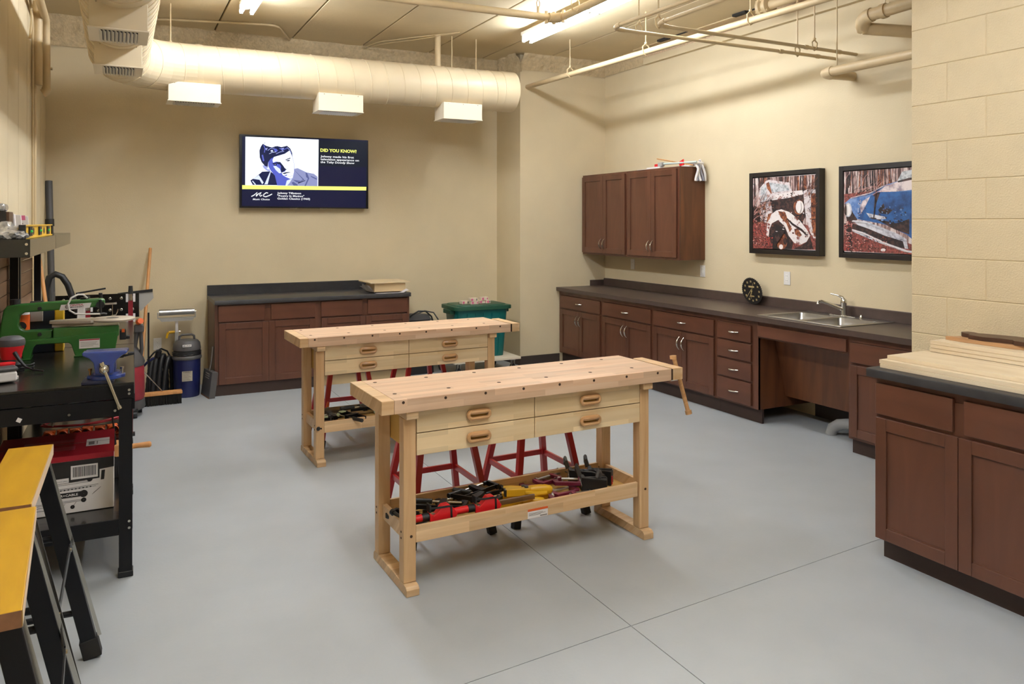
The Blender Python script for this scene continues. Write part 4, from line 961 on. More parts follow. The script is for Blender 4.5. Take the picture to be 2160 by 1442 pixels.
tl = P('top_label', G().box(.365,.14,hB+.0031,.465,.27,hB+.0036), m_wht, jb)
P('barcode', G().box(.375,.16,hB+.0038,.40,.22,hB+.0040).box(.41,.16,hB+.0038,.414,.22,hB+.0040), m_inkg, tl)
bc = P('barcode_panel', G().box(.308,-.0018,hB-.108,.418,-.0011,hB-.045), m_wht, jb)
g = G(); x = .316; i = 0
while x < .41:
    wd = (.0012,.0024,.0012,.003,.0018)[i % 5]; g.box(x, -.0024, hB-.098, x+wd, -.0019, hB-.052); x += wd + (.0016,.0011,.0022)[i % 3]; i += 1
P('barcode', g, m_ink, bc)
P('black_tab', G().prism([(.430,hB-.125),(.444,hB-.124),(.448,hB-.080),(.433,hB-.081)], 'y', -.0010, -.0003), m_blkcard, jb)
dr = P('jig_drawing', G().box(.19,-.0010,.072,.36,-.0003,.096), m_ink, jb)
text('lettering', 'PORTER+CABLE', .0105, m_wht, dr, (.213,-.0018,.079), (1,0,0), (0,0,1), width=.124, bold=.02)
g = G()
for x, z, r in ((.16,.082,.016),(.36,.083,.017),(.16,.052,.009),(.36,.054,.011),(.20,.142,.012),(.385,.147,.012),(.315,.028,.009),(.375,.178,.009)): g.lathe([(r,0),(.001,0)], (x,-.0009,z), 'y', 12, caps=False)
for a, b in (((.20,.138),(.39,.143)),((.20,.131),(.39,.136)),((.15,.112),(.42,.119)),((.14,.106),(.41,.112)),((.15,.056),(.36,.058)),((.15,.05),(.37,.052)),((.36,.145),(.372,.176)),((.33,.05),(.316,.03)),((.40,.08),(.43,.105)),((.395,.075),(.425,.10)),((.02,.036),(.28,.045)),((.02,.024),(.27,.03)),((.02,.024),(.05,.038)),((.27,.03),(.285,.045)),((.055,.0),(.055,.022)),((.07,.0),(.07,.022)),((.225,.004),(.225,.026)),((.24,.004),(.24,.026))):
    g.bar((a[0],-.0006,a[1]), (b[0],-.0006,b[1]), .0006, .0014, (0,0,1))
for k in range(16): g.box(.16+.015*k, -.0010, .103+.0004*k, .166+.015*k, -.0003, .108+.0004*k)
P('line_drawing', g, m_ink, jb)
g = G()
for k in range(5): g.box(.06,-.0010,.085+.016*k,.12+.006*(k%2),-.0003,.0865+.016*k)
P('carton_text', g, m_inkg, jb)
P('green_sticker', G().prism([(.135,hB-.08),(.158,hB-.055),(.180,hB-.075),(.157,hB-.105)], 'y', -.0018, -.0011), m_lime, jb)
text('lettering', 'PRODUCT SPEC', .005, m_inkg, jb, (.235,-.0012,hB-.115), (1,0,.02), (0,0,1), width=.06)
# pipe clamps, cord and odds on the lower shelf beyond the box
for i in range(6):
    x, y = -.37+.068*i, 5.51+.012*(i % 2)
    c = T('pipe_clamp', 'orange pipe clamp beyond the tool carton, %s from the left in its row' % ('first','second','third','fourth','fifth','sixth')[i], 'clamp', (x, y, zl+.001), .2*(i % 3)-.2, 'orange pipe clamps on the lower shelf')
    P('clamp_casting', G().prism([(-.035,0),(.035,0),(.04,.02),(.025,.035),(.03,.062),(-.03,.062),(-.028,.034),(-.042,.02)], 'y', -.02, .02), m_orange, c, bevel=.003)
    P('pipe_ring', G().lathe([(.026,-.03),(.030,-.025),(.030,.02),(.018,.022),(.018,-.03)], (.0,-.02,.036), 'y', 16, caps=False), m_orange, c)
    P('pipe_bore', G().lathe([(.0175,0),(.001,0)], (0,-.0395,.036), 'y', 14, caps=False), m_blkp, c)
    P('crank', G().cyl((.03,-.02,.03),(.03,-.05,.02),.005,n=6).cyl((.03,-.05,.0),(.03,-.05,.04),.004,n=6), m_bolt, c)
m_cord = M('red cord', '#b8323a', 0.45)
pts = []
for i in range(120):
    q = i*.32; rr = 1 + .06*math.sin(i*1.7); pts.append((-.21+.22*math.cos(q)*rr, 5.82+.13*math.sin(q)*rr, zl+.02+.0009*i + .012*math.sin(q*.5)))
o = P('extension_cord', G().tube(pts, .0062, 6), m_cord); tag(o, 'red extension cord coiled on the lower shelf behind the orange clamps', 'cord')
pw = T('power_strip', 'pale grey power strip with cords on the lower shelf', 'power strip', (-.30, 5.66, zl+.145), .5, rot=(.5,.3,.5)); P('strip', G().box(-.12,-.02,0,.10,.02,.03), m_wht, pw, bevel=.005)
P('plug_lead', G().tube([(-.12,0,.015),(-.16,.02,.0),(-.17,.06,-.06),(-.15,.08,-.1)], .006, 6), m_rope, pw); P('plug_lead', G().tube([(-.05,-.02,.02),(-.055,-.05,-.02),(-.05,-.05,-.08)], .008, 6), m_rope, pw)
o = P('hanging_cable', G().tube([(-.02,4.62,.80),(-.025,4.60,.60),(-.01,4.58,.45),(.0,4.575,.33),(.005,4.57,.275)], .0055, 6), m_blkp); tag(o, 'black cable hanging from the workbench behind the tool carton', 'cable')
rp = T('rolling_mallet', 'wooden mallet handle sticking out past the workbench leg', 'mallet', (.0, 4.62, .30), 0)
P('mallet_head', G().cyl((-.0,-.06,.11),(.0,.05,.11),.032,n=14), m_tan, rp, bevel=.003); P('handle', G().tube([(.025,0,.11),(.10,-.005,.112),(.155,-.01,.113),(.163,-.01,.113)], [.014,.014,.017,.010], 12), m_tan, rp)
P('support_block', G().box(-.05,-.05,-.032,.05,.05,.0775), m_blkp, rp)
pg = T('steel_rod_rack', 'white tube lying on the lower shelf by the leg', 'tube', (-.05, 4.98, zl+.001)); P('tube_body', G().cyl((-.3,0,.02),(.08,0,.02),.02,n=12), m_rope, pg)
# ================================================================ folding sawhorses
def sawhorse(label, cx, y0, y1, rz):
    Ln = y1-y0; t = T('sawhorse', label, 'sawhorse', (cx, (y0+y1)/2, 0), rz); h = Ln/2
    P('top_board', G().box(-.070,-h,.762,.070,h,.800), m_ybd, t, bevel=.003)
    P('board_end', G().box(-.069,-h-.0008,.763,.069,-h-.0002,.799), m_endgr, t)
    P('board_side', G().box(.0702,-h+.002,.763,.0708,h-.002,.799), m_paleedge, t)
    for s in (-1, 1):
        for e in (-1, 1):
            p0, p1 = Vector((s*.035, e*(h-.07), .7615)), Vector((s*.195, e*(h-.02), .022)); d = (p1-p0).normalized()
            l = P('leg', G().bar(p0, p1, .036, .052, (1,0,0)), m_blk, t, bevel=.003)
            P('leg_flange', G().bar(p0+Vector((s*.026,-e*.012,0)), p1+Vector((s*.026,-e*.012,.06)), .004, .012, (1,0,0)), m_bolt, l)
            P('foot_cap', G().bar(p1-d*.055, p1+d*.018, .044, .062, (1,0,0)), m_rub, l, bevel=.004)
        for z, f in ((.44,.43),):
            pa, pb = Vector((s*.035,0,.762)).lerp(Vector((s*.195,0,.022)), f), 0
            A, B = Vector((pa.x+s*.028, -h+.055, z)), Vector((pa.x+s*.028, h-.055, z)); mid = (A+B)/2 + Vector((s*.012,0,.085))
            P('spreader', G().bar(A, mid, .004, .030), m_blk, t); P('spreader', G().bar(mid, B, .004, .030), m_blk, t)
            for q in (A, mid, B): P('rivet', G().cyl(q+Vector((s*.002,0,0)), q+Vector((s*.006,0,0)), .007, n=8), m_bolt, t)
    for e in (-1, 1):
        for z in (.18, .47):
            f = (.762-z)/.74; xx = .035+.16*f; P('cross_tube', G().cyl((-xx, e*(h-.07+.05*f), z), (xx, e*(h-.07+.05*f), z), .011, n=10), m_blk, t)
    return t
sawhorse('black sawhorse with yellow board, the farther of the two at left', -.285, 2.615, 3.285, math.radians(-1))
sawhorse('black sawhorse with yellow board, the nearer of the two at left', -.262, 1.905, 2.585, math.radians(2.5))
# ================================================================ far left corner
def simple(name, label, cat, g, m, loc=(0,0,0), **k):
    o = P(name, g, m, **k); o.location = loc; return tag(o, label, cat)
t = T('vacuum_wand', 'tall black vacuum wand standing in the far left corner', 'vacuum tube', (-.545, 8.12, 0))
P('wand', G().cyl((0,0,1.62),(-.012,.06,1.985),.03,n=14).cyl((.045,-.08,.0),(.0,0,1.60),.028,n=14), m_gryp, t)
P('collar', G().cyl((.001,0,1.575),(-.001,.002,1.64),.036,n=14), m_blkp, t)
simple('vacuum_hose', 'black vacuum hose bent in an arch in the far left corner', 'hose',
       G().tube([Vector((-.53,7.42,.55))] + [at(u,v,y=7.42) for u,v in ((96,640),(97,610),(104,585),(117,578),(131,583),(143,600),(152,625),(163,652),(176,690),(190,740))] + [(-.20,7.42,.2),(-.19,7.40,.05)], .026, 12), m_blkp)
simple('wooden_pole', 'wooden pole leaning behind the steel benches in the corner', 'pole', G().cyl((-.562,7.28,1.33),(-.36,6.75,.02),.0145,n=12), m_tan)
# clamp rack panel with red bar clamps
pn = T('clamp_rack', 'black perforated panel in the far left corner behind the benches', 'rack', (-.47, 7.60, 0))
P('panel', G().box(0,0,.775,.64,.018,.985), m_blkg, pn, bevel=.001)
P('panel_post', G().box(.05,.0185,0,.09,.05,.97).box(.55,.0185,0,.59,.05,.97), m_blk, pn)
ring = G().lathe([(.012,0),(.008,-.002),(.001,-.002)], (0,0,0), 'y', 12, caps=False).mesh('hole_ring', m_bolt)
for i in range(7):
    for j in range(2): P('hole_ring', ring, None, pn, loc=(.06+.088*i, -.0008, .945-.10*j))
def parallel(label, x, y, ztop):
    c = T('parallel_clamp', label, 'clamp', (x, y, 0), group='red bar clamps on the rack')
    P('bar', G().box(-.016,-.006,.02,.016,.006,ztop-.11), m_dred, c)
    P('handle', G().cyl((0,0,ztop-.06),(0,0,ztop),.018,.014,n=12), m_blkp, c)
    P('ferrule', G().cyl((0,0,ztop-.11),(0,0,ztop-.0605),.014,n=12), m_bolt, c)
    for z in (ztop-.12, ztop-.27): P('guide', G().box(.0165,-.012,z,.032,.012,z+.06).box(-.032,-.012,z,-.0165,.012,z+.06), m_wht, c)
    P('foot', G().box(-.03,-.03,0,.03,.03,.0195), m_blkp, c)
parallel('red bar clamp with black handle standing beside the steel bench end', .088, 6.52, 1.13)
parallel('red bar clamp half hidden behind the scroll saw table', -.20, 6.70, 1.05)
t = T('ribbed_strip', 'white ribbed plastic strip leaning behind the scroll saw', 'strip', (-.285, 6.55, 0))
for i in range(3): P('rib', G().bar((.025*i,0,.0),( .03+.015*i,.12,1.03),.022,.02), m_rope, t)
sw = T('hand_saw', 'grey hand saw hung behind the broom stick', 'saw', (.10, 7.66, 0))
def w3(u, v): q = at(u, v, y=7.66); return (q.x-.10, q.z)
P('blade', G().prism([w3(262,619), w3(322,613), w3(324,628), w3(297,656), w3(293,650)], 'y', 0, .002), m_lgry, sw); P('handle', G().prism([w3(248,618), w3(322,609), w3(322,615), w3(248,622)], 'y', -.008, .010), m_blkp, sw)
P('saw_hook', G().box(.14,.0025,0,.155,.02,.80), m_blk, sw)
simple('steel_strip', 'thin black bar lying over the clamp rack', 'bar', G().bar(tuple(at(160,619,y=7.61)),tuple(at(223,608,y=7.61)),.02,.014), m_blkp)
# shop vac, red and grey
sv = T('shop_vacuum', 'red and black wet dry vacuum behind the steel bench end', 'vacuum cleaner', (.03, 7.20, 0))
P('caster_base', G().lathe([(.17,.06),(.18,.075),(.175,.14)], (0,0,0), 'z', 24), m_gryp, sv)
P('tank', G().lathe([(.165,.1405),(.175,.16),(.17,.40),(.165,.42)], (0,0,0), 'z', 28), M('dusty red tank', '#8e2530', 0.5, var=0.2, vs=12), sv)
P('motor_head', G().lathe([(.172,.4205),(.176,.45),(.15,.52),(.11,.58),(.07,.62),(.004,.63)], (0,0,0), 'z', 24), m_gryp, sv)
for q in (-.9, .5, 2.2, 3.8): P('caster', G().cyl((.16*math.cos(q)-.015,.16*math.sin(q),.03),(.16*math.cos(q)+.015,.16*math.sin(q),.03),.03,n=14).box(.16*math.cos(q)-.02,.16*math.sin(q)-.02,.058,.16*math.cos(q)+.02,.16*math.sin(q)+.02,.08), m_blkp, sv)
P('hose_wand', G().tube([(.09,-.03,.55),(.105,-.06,.66),(.118,-.08,.76)], .022, 10).tube([(.135,-.02,.44),(.15,-.05,.56),(.14,-.08,.72)], .016, 10), m_gryp, sv)
P('tool_head', G().box(.09,-.115,.70,.165,-.05,.765), m_gryp, sv, bevel=.012)
P('orange_button', G().cyl((.125,-.10,.785),(.14,-.14,.800),.024,n=14), m_orange, sv)
P('drain_cap', G().cyl((.02,-.176,.21),(.02,-.20,.21),.03,n=14), m_blkp, sv)
# push broom
br = T('push_broom', 'push broom with black bristles and long wooden handle against the back wall', 'broom', (.255, 7.50, 0), math.radians(2))
P('broom_block', G().box(-.26,-.035,.085,.26,.035,.115), m_tan, br, bevel=.006)
g = G()
for i in range(52):
    for j in range(4):
        x, y = -.25+.5*i/51, -.026+.0173*j; dx, dy = random.uniform(-.006,.006), (j-1.5)*.008
        g.cyl((x,y,.086),(x+dx,y+dy,random.uniform(0,.004)),.0045,.0052,n=4,caps=False)
bs_ = P('bristles', g, m_rub, br, smooth=False); bs_['kind'] = 'stuff'
P('handle', G().cyl((-.085,.0,.113),(.050,.69,1.36),.0145,n=12), m_tan, br)
P('brace', G().tube([(.10,0,.117),(-.045,.10,.285),(-.065,.10,.29)], .005, 6).tube([(-.22,0,.117),(-.075,.10,.29)], .005, 6), m_bolt, br)
# roller stand
rs = T('roller_stand', 'steel roller stand with yellow crank behind the blue tank', 'roller stand', (.505, 8.06, 0))
P('roller', G().cyl((-.155,0,.752),(.155,0,.752),.030,n=20), m_steel, rs)
P('axle', G().cyl((-.172,0,.752),(.172,0,.752),.007,n=8), m_bolt, rs)
P('roller_bracket', G().box(-.165,-.035,.695,.165,.035,.70).box(-.168,-.02,.695,-.162,.02,.757).box(.162,-.02,.695,.168,.02,.757).prism([(-.155,.694),(.155,.694),(.135,.668),(-.135,.668)], 'y', -.033, -.030), m_lgry, rs)
P('inner_post', G().box(-.012,-.012,.50,.012,.012,.695), m_wht, rs); P('outer_post', G().box(-.017,-.017,.03,.017,.017,.56), m_lgry, rs, bevel=.002)
P('crank_handle', G().cyl((-.02,-.02,.565),(-.075,-.03,.565),.013,n=10).tube([(-.075,-.03,.565),(-.085,-.032,.54),(-.09,-.033,.51)], [.012,.011,.009], 8), m_yel, rs)
P('set_bolt', G().cyl((.018,0,.565),(.035,0,.565),.007,n=8), m_bolt, rs)
P('base_leg', G().box(-.12,-.015,0,.12,.015,.03).box(-.015,-.10,0,.015,.10,.0295), m_lgry, rs, bevel=.002)
# blue tank vacuum
bv = T('tank_vacuum', 'navy blue round tank with grey motor lid by the back wall', 'vacuum cleaner', (.575, 7.79, 0))
P('tank', G().lathe([(.108,0),(.112,.01),(.118,.20),(.12,.335),(.122,.345)], (0,0,0), 'z', 32), m_navy, bv)
P('tank_rim', G().lathe([(.126,.3455),(.13,.355),(.128,.37),(.118,.38)], (0,0,0), 'z', 32), m_gryp, bv)
P('motor_lid', G().lathe([(.112,.3805),(.110,.42),(.122,.43),(.122,.445),(.115,.49),(.095,.515),(.06,.522),(.003,.523)], (0,0,0), 'z', 32), m_gryp, bv)
P('wound_cord', G().tube([((.121+.003*math.sin(i))*math.cos(i*.5),(.121+.003*math.sin(i))*math.sin(i*.5),.383+.0006*i) for i in range(54)], .0065, 6), m_blkp, bv)
P('lid_handle', G().tube([(-.065,0,.515),(-.062,0,.553),(-.04,0,.566),(.04,0,.566),(.062,0,.553),(.065,0,.515)], .0105, 10), m_gryp, bv)
pl = P('lid_plate', G().box(-.045,-.1215,.468,.03,-.117,.488), m_wht, bv)
text('lettering', '5 POP', .011, m_ink, pl, (-.022,-.1222,.4725), (1,0,0), (0,0,1), width=.045, bold=.02); P('emblem', G().prism([(-.041,.475),(-.028,.474),(-.026,.483),(-.036,.482)], 'y', -.1222, -.1216), m_ink, pl)
lb = P('tank_label', G().box(-.05,-.1235,.155,.038,-.117,.245), M('aged label', '#b3a894', 0.6), bv)
g = G()
for k_ in range(8): g.box(-.044,-.1242,.162+.0095*k_,.028-.01*(k_ % 3),-.1236,.165+.0095*k_)
P('label_text', g, m_inkg, lb); text('lettering', 'WARNING', .010, m_ink, lb, (-.044,-.1243,.2335), (1,0,0), (0,0,1), width=.07, bold=.02)
# coil of corrugated hose
hc = T('hose_coil', 'coil of black corrugated hose beside the blue tank', 'hose', (.328, 7.86, 0))
for i, (xc, rx, hh) in enumerate(((-.085,.045,.34),(-.045,.04,.37),(.0,.045,.375),(.045,.055,.35))):
    pts = []; rr = []
    for j in range(40):
        q = j/39; a = pi*q; pts.append((xc + .045*q + rx*math.sin(a*.5)*.8, -.08+.16*q, .027 + (hh-.027)*math.sin(a)**.75)); rr.append(.0255 if j % 2 else .0225)
    P('hose_loop', G().tube(pts, rr, 10), m_blkp, hc)
P('hose_end', G().cyl((.0,-.03,.375),(.012,-.045,.43),.026,n=14), m_blkp, hc)
P('strap', G().tube([(-.085,-.05,.35),(-.03,-.07,.42),(.03,-.03,.445),(.085,.02,.41),(.105,.03,.365)], .008, 6), m_blkp, hc)
P('blue_tie', G().tube([(-.115,-.05,.30),(-.08,-.09,.345),(-.03,-.09,.375)], .011, 6), m_navy, hc)
# dustpan
dq = T('dustpan', 'black metal dustpan leaning on the side of the back cabinet', 'dustpan', (.722, 7.66, 0), rot=(math.radians(-7),0,math.radians(-80)))
P('pan', G().box(-.13,-.004,0,.13,.0,.24).box(-.13,.0,.0,-.126,.05,.24).box(.126,.0,.0,.13,.05,.24).box(-.126,.0,.236,.126,.05,.24), m_gryp, dq, bevel=.001)
P('pan_lip', G().box(-.13,-.0045,0,.13,-.001,.012), m_endgr, dq)
P('handle', G().tube([(0,.01,.24),(0,.016,.30),(0,.015,.46)], [.010,.009,.012], 10), m_steel, dq)
P('grip_slots', G().box(-.06,-.0055,.17,.06,-.0045,.178).box(-.06,-.0055,.19,.06,-.0045,.198).box(-.06,-.0055,.21,.06,-.0045,.218), m_lgry, dq)
# outlets
def outlet(label, loc, rz, kind=2):
    t = T('wall_outlet', label, 'outlet', loc, rz)
    P('cover_plate', G().box(-.036,-.006,-.058,.036,0,.058), m_out, t, bevel=.003)
    if kind == 2:
        for s in (-1, 1):
            r = P('receptacle', G().lathe([(.017,0),(.0165,-.002),(.001,-.002)], (0,-.006,s*.020), 'y', 18, caps=False), m_white, t)
            P('slot', G().box(-.008,-.0092,s*.02-.001,-.0065,-.0082,s*.02+.007).box(.0065,-.0092,s*.02-.001,.008,-.0082,s*.02+.006).cyl((0,-.0082,s*.02-.008),(0,-.0092,s*.02-.008),.0025,n=8), m_ink, r)
    else:
        r = P('receptacle', G().box(-.0165,-.008,-.034,.0165,-.0062,.034), m_white, t, bevel=.001)
        for s in (-1, 1): P('slot', G().box(-.007,-.0088,s*.02-.004,-.0055,-.0081,s*.02+.005).box(.0055,-.0088,s*.02-.004,.007,-.0081,s*.02+.004), m_ink, r)
        P('reset_button', G().box(-.006,-.0095,-.004,.006,-.0081,.004), m_out, r)
    return t
outlet('white duplex outlet low on the back wall by the blue tank', (.345, YB, .431), 0)
outlet('white outlet in shadow below the corner wall cabinet', (XR, 7.157, 1.138), RZR, 3)
outlet('white outlet below the right end of the wall cabinets', (XR, 5.985, 1.126), RZR, 3)
outlet('white outlet on the right wall below the pictures', (XR, 4.898, 1.125), RZR, 3)
# ================================================================ on and beside the back cabinets
zb_ = .8880
pb = T('plywood_box', 'pale plywood box under a board on the black countertop', 'box', (2.30, 7.63, zb_+.012))
P('box_side', G().box(.03,.02,0,.36,.034,.088).box(.03,.306,0,.36,.32,.088).box(.03,.034,0,.044,.306,.088).box(.346,.034,0,.36,.306,.088), m_raw, pb, bevel=.001)
o = simple('plywood_board', 'pale plywood board lying on the plywood box', 'board', G().box(-.215,-.205,0,.215,.205,.011), M('pale plywood', '#d8c19b', 0.5, var=0.05, vs=10), (2.49, 7.825, zb_+.1005), bevel=.001)
o.rotation_euler = (0,0,.02)
def sheet(name, label, cat, x0, y0, x1, y1, z, amp, mat, seed, n=26, edge=.05):
    g = G(); vs = []
    for i in range(n+1):
        for j in range(n+1):
            u, v = i/n, j/n; q = Vector((u*4+seed, v*4, seed)); e = max(abs(u-.5)*2, (v-.5)*2)
            up = edge*max(0, e-.72)/.28*(.6+.9*noise.noise(q*.9)) + amp*(abs(noise.noise(q*1.7))+.4*abs(noise.noise(q*4)))*(.15+max(0, e-.6)*3)
            vs.append((x0+(x1-x0)*u+.02*noise.noise(q*1.3+Vector((9,0,0))), y0+(y1-y0)*v+.02*noise.noise(q*1.3+Vector((0,7,0))), z+max(0,up)))
    fs = [(i*(n+1)+j,(i+1)*(n+1)+j,(i+1)*(n+1)+j+1,i*(n+1)+j+1) for i in range(n) for j in range(n)]
    o = P(name, g.add(vs, fs), mat, smooth=False); return tag(o, label, cat)
sheet('plastic_bag', 'crumpled translucent plastic bag spread under the plywood box', 'plastic bag', 2.27, 7.585, 2.68, 8.0, zb_+.001, .007, m_film, 3.0, edge=.085)
# dolly, bin, cartons, bag
dl_ = T('furniture_dolly', 'white board dolly on casters below the teal bin', 'dolly', (3.46, 7.62, 0))
P('deck', G().box(-.39,-.31,.155,.375,.30,.18), m_dolly, dl_, bevel=.003)
for x, y in ((-.32,-.24),(.31,-.24),(-.32,.24),(.31,.24)):
    c = P('caster_fork', G().box(x-.02,y-.03,.14,.02+x,y+.03,.1545).box(x-.018,y-.015,.04,x-.013,y+.015,.14).box(x+.013,y-.015,.04,x+.018,y+.015,.14), m_bolt, dl_); P('wheel', G().cyl((x-.0125,y,.05),(x+.0125,y,.05),.05,n=18), m_blkp, c)
bn = T('storage_bin', 'teal plastic storage bin with dark green lid on the dolly', 'storage bin', (3.455, 7.63, .1805))
def rbox(g, z0, z1, w0, d0, w1, d1, r):
    rings = []
    for z, w, d in ((z0,w0,d0),(z1,w1,d1)):
        ring = []
        for sx, sy, q0 in ((1,1,0),(-1,1,1),(-1,-1,2),(1,-1,3)):
            for k in range(4): q = (q0+k/3)*pi/2; ring.append((sx*(w/2-r)+r*math.cos(q), sy*(d/2-r)+r*math.sin(q), z))
        rings.append(ring)
    n = len(rings[0]); return g.add(rings[0]+rings[1], [(i,(i+1)%n,n+(i+1)%n,n+i) for i in range(n)] + [tuple(range(n-1,-1,-1)), tuple(range(n,2*n))])
P('tub', rbox(G(), 0, .505, .52, .34, .58, .40, .05), m_bin, bn)
for i in range(5): P('tub_rib', G().bar((-.18+.09*i,-.172,.02),(-.19+.095*i,-.199,.47),.02,.006), m_bin, bn)
P('lid', rbox(rbox(G(), .5055, .545, .66, .46, .66, .46, .06), .5452, .558, .58, .38, .56, .36, .06), m_binlid, bn, bevel=.004)
P('handle_lip', G().box(-.345,-.10,.46,-.29,.10,.505).box(.29,-.10,.46,.345,.10,.505), m_binlid, bn, bevel=.006)
zt_ = .1805+.5585
for i, (x, y, z, r, lab) in enumerate(((3.30,7.60,0,.15,'cream carton at the left on the bin lid'), (3.385,7.535,0,-.05,'cream and pink carton in front on the bin lid'), (3.375,7.535,.033,.02,'pale carton on top of the front pair on the bin lid'),
                                  (3.50,7.585,0,.05,'cream and pink carton at the right on the bin lid'), (3.56,7.57,0,.0,'pink ended carton farthest right on the bin lid'), (3.52,7.58,.033,.08,'pale carton lying on the right pair on the bin lid'))):
    c = T('small_carton', lab, 'box', (x, y, zt_+.0005+z), r, 'small cartons on the bin lid')
    w = .085 if i != 4 else .05; P('carton', G().box(-w/2,-.03,0,w/2,.03,.032), m_cream, c, bevel=.001); P('print', G().box(-w/2+.008,-.0312,.004,-w/2+.03,-.0303,.028), m_pink, c)
    P('print', G().box(w/2-.018,-.0312,.006,w/2-.006,-.0303,.026), m_pink if i % 2 else m_inkg, c)
tb = T('tool_bag', 'black tool bag with arched handles beside the back cabinet', 'bag', (2.875, 7.85, 0))
P('bag_body', rbox(G(), 0, .56, .30, .22, .26, .14, .05), m_blkp, tb, bevel=.01)
P('bag_flap', G().prism([(-.14,.5605),(.14,.5605),(.10,.625),(-.08,.635),(-.12,.61)], 'y', -.05, .05), m_gryp, tb, bevel=.01)
P('bag_handle', G().tube([(-.13,-.03,.56),(-.10,-.05,.62),(-.02,-.06,.665),(.06,-.06,.66),(.13,-.05,.60),(.15,-.04,.55)], .009, 8), m_blkp, tb); P('bag_strap', G().tube([(-.02,.03,.62),(.08,.02,.655),(.17,-.01,.635),(.21,-.05,.56)], .007, 8), m_blkp, tb)
# caulking gun under the rear bench
# ================================================================ saw blade clock
ck = T('saw_blade_clock', 'black circular saw blade clock leaning on the brown backsplash', 'clock', (5.098, 5.235, .864+.126), rot=(math.radians(10), 0, RZR+math.radians(0)))
poly = []
for i in range(40):
    a0 = 2*pi*i/40; poly += [(.117*math.cos(a0), .117*math.sin(a0)), (.1255*math.cos(a0+.10), .1255*math.sin(a0+.10))]
P('blade', G().prism(poly, 'y', 0, .004), m_blkcard, ck)
P('movement', G().box(-.03,.0045,-.03,.03,.022,.03), m_blkp, ck)
m_gold = M('gold print', '#c9b27a', 0.4)
for i in range(12):
    a = pi/2 - 2*pi*i/12; P('hour_mark', G().box(-.008,-.001,-.008,.008,-.0003,.008), m_gold, ck, loc=(.088*math.cos(a),0,.088*math.sin(a)))
    text('lettering', str(i or 12), .009, m_ink, ck, (.088*math.cos(a)-.006,-.0016,.088*math.sin(a)-.0045), (1,0,0), (0,0,1), width=.012 if i in (0,10,11) else .006, bold=.03)
P('dial_print', G().box(-.035,-.001,.032,.035,-.0003,.048).box(-.022,-.001,-.052,.022,-.0003,-.042), m_gold, ck)
P('hour_hand', G().bar((.004,-.004,.006),(-.030,-.004,-.058),.001,.005,(0,0,1)), m_gold, ck); P('minute_hand', G().bar((.004,-.006,.02),(-.070,-.006,-.062),.001,.004,(0,0,1)), m_gold, ck); P('hand_hub', G().cyl((0,0,0),(0,-.008,0),.006,n=10), m_gold, ck)
P('second_hand', G().bar((-.012,-.008,-.07),(.03,-.008,.075),.0008,.0018,(0,0,1)), m_gold, ck)
# ================================================================ mop on the wall cabinet
mp = T('spray_mop', 'pale mop with grey striped cloth and red clips on the wall cabinet', 'mop', (5.0, 6.35, 2.1555))
def w2(u, v, x): q = at(u, v, x=x); return (q.x-5.0, q.y-6.35, q.z-2.1555)
m_mint = M('pale mint tube', '#c3cfc9', 0.35)
P('mop_pole', G().cyl(w2(1393,346,4.93), w2(1470,341,5.02), .010, n=10), m_mint, mp)
P('mop_shaft', G().box(-.06,.0,.0,.02,.40,.012).box(-.02,-.40,.0,.03,.0,.015), m_wht, mp)
P('brown_rod', G().cyl(w2(1386,335,4.95), w2(1462,348,5.0), .006, n=8), m_tan, mp)
q = w2(1386,344,4.93)
P('mop_head', G().box(q[0]-.03,q[1]-.08,.001,q[0]+.03,q[1]+.14,.022), m_wht, mp, bevel=.006); P('red_clip', G().box(q[0]-.02,q[1]-.03,.0225,q[0]+.02,q[1]+.02,.05), m_redp, mp, bevel=.004); P('grey_clip', G().box(q[0]-.022,q[1]-.10,.0225,q[0]+.02,q[1]-.035,.065), m_lgry, mp, bevel=.006)
P('red_tag', G().prism([(-.16,.02),(-.10,.0),(-.08,.05),(-.15,.075)], 'x', .0, .01), m_redp, mp, loc=(-.02,-.155,.004))
m_stripe = M('grey cloth', '#8f8d96', 0.9, var=0.1)
for i in range(5):
    g = G(); pts = []
    x = .04+.022*i
    for j in range(9): f = j/8; pts.append((x+.01*math.sin(f*4+i), -.398-.035*min(1,f*3)-.012*math.sin(f*5+i)-.008*f, .03-.17*f**1.2+.01*i*(1-f)))
    P('cloth_strip', g.tube(pts, [.0125]*9, 6), m_stripe if i % 2 else m_wht, mp)
P('cloth_top', G().prism([(-.31,.014),(-.43,.02),(-.44,.04),(-.40,.055),(-.33,.05)], 'x', .02, .14), m_wht, mp, bevel=.01)
# ================================================================ flat pictures: television and framed prints
def poly_print(name, parent, plane, off, layers, ux, sc):
    """flat print: polygons given in photograph pixels, laid on the picture's own plane, each a hair above the last"""
    M4 = parent.matrix_basis.inverted(); n = 0
    mats = []; vs = []; fs = []; mi = []
    for mat, pts in layers:
        n += 1; o = len(vs); k = off*n
        for x, y in pts:
            q = at(sc[0]+x/sc[2], sc[1]+y/sc[2], **{plane[0]: plane[1]}); q = q + Vector(ux)*k; vs.append(tuple(M4 @ q))
        fs.append(tuple(range(o, o+len(pts))))
        if mat not in mats: mats.append(mat)
        mi.append(mats.index(mat))
    me = bpy.data.meshes.new(name); me.from_pydata(vs, [], fs)
    for m in mats: me.materials.append(m)
    for p_, i in zip(me.polygons, mi): p_.material_index = i
    me.update(); o = bpy.data.objects.new(name, me); COL.objects.link(o); o.parent = parent
    return o
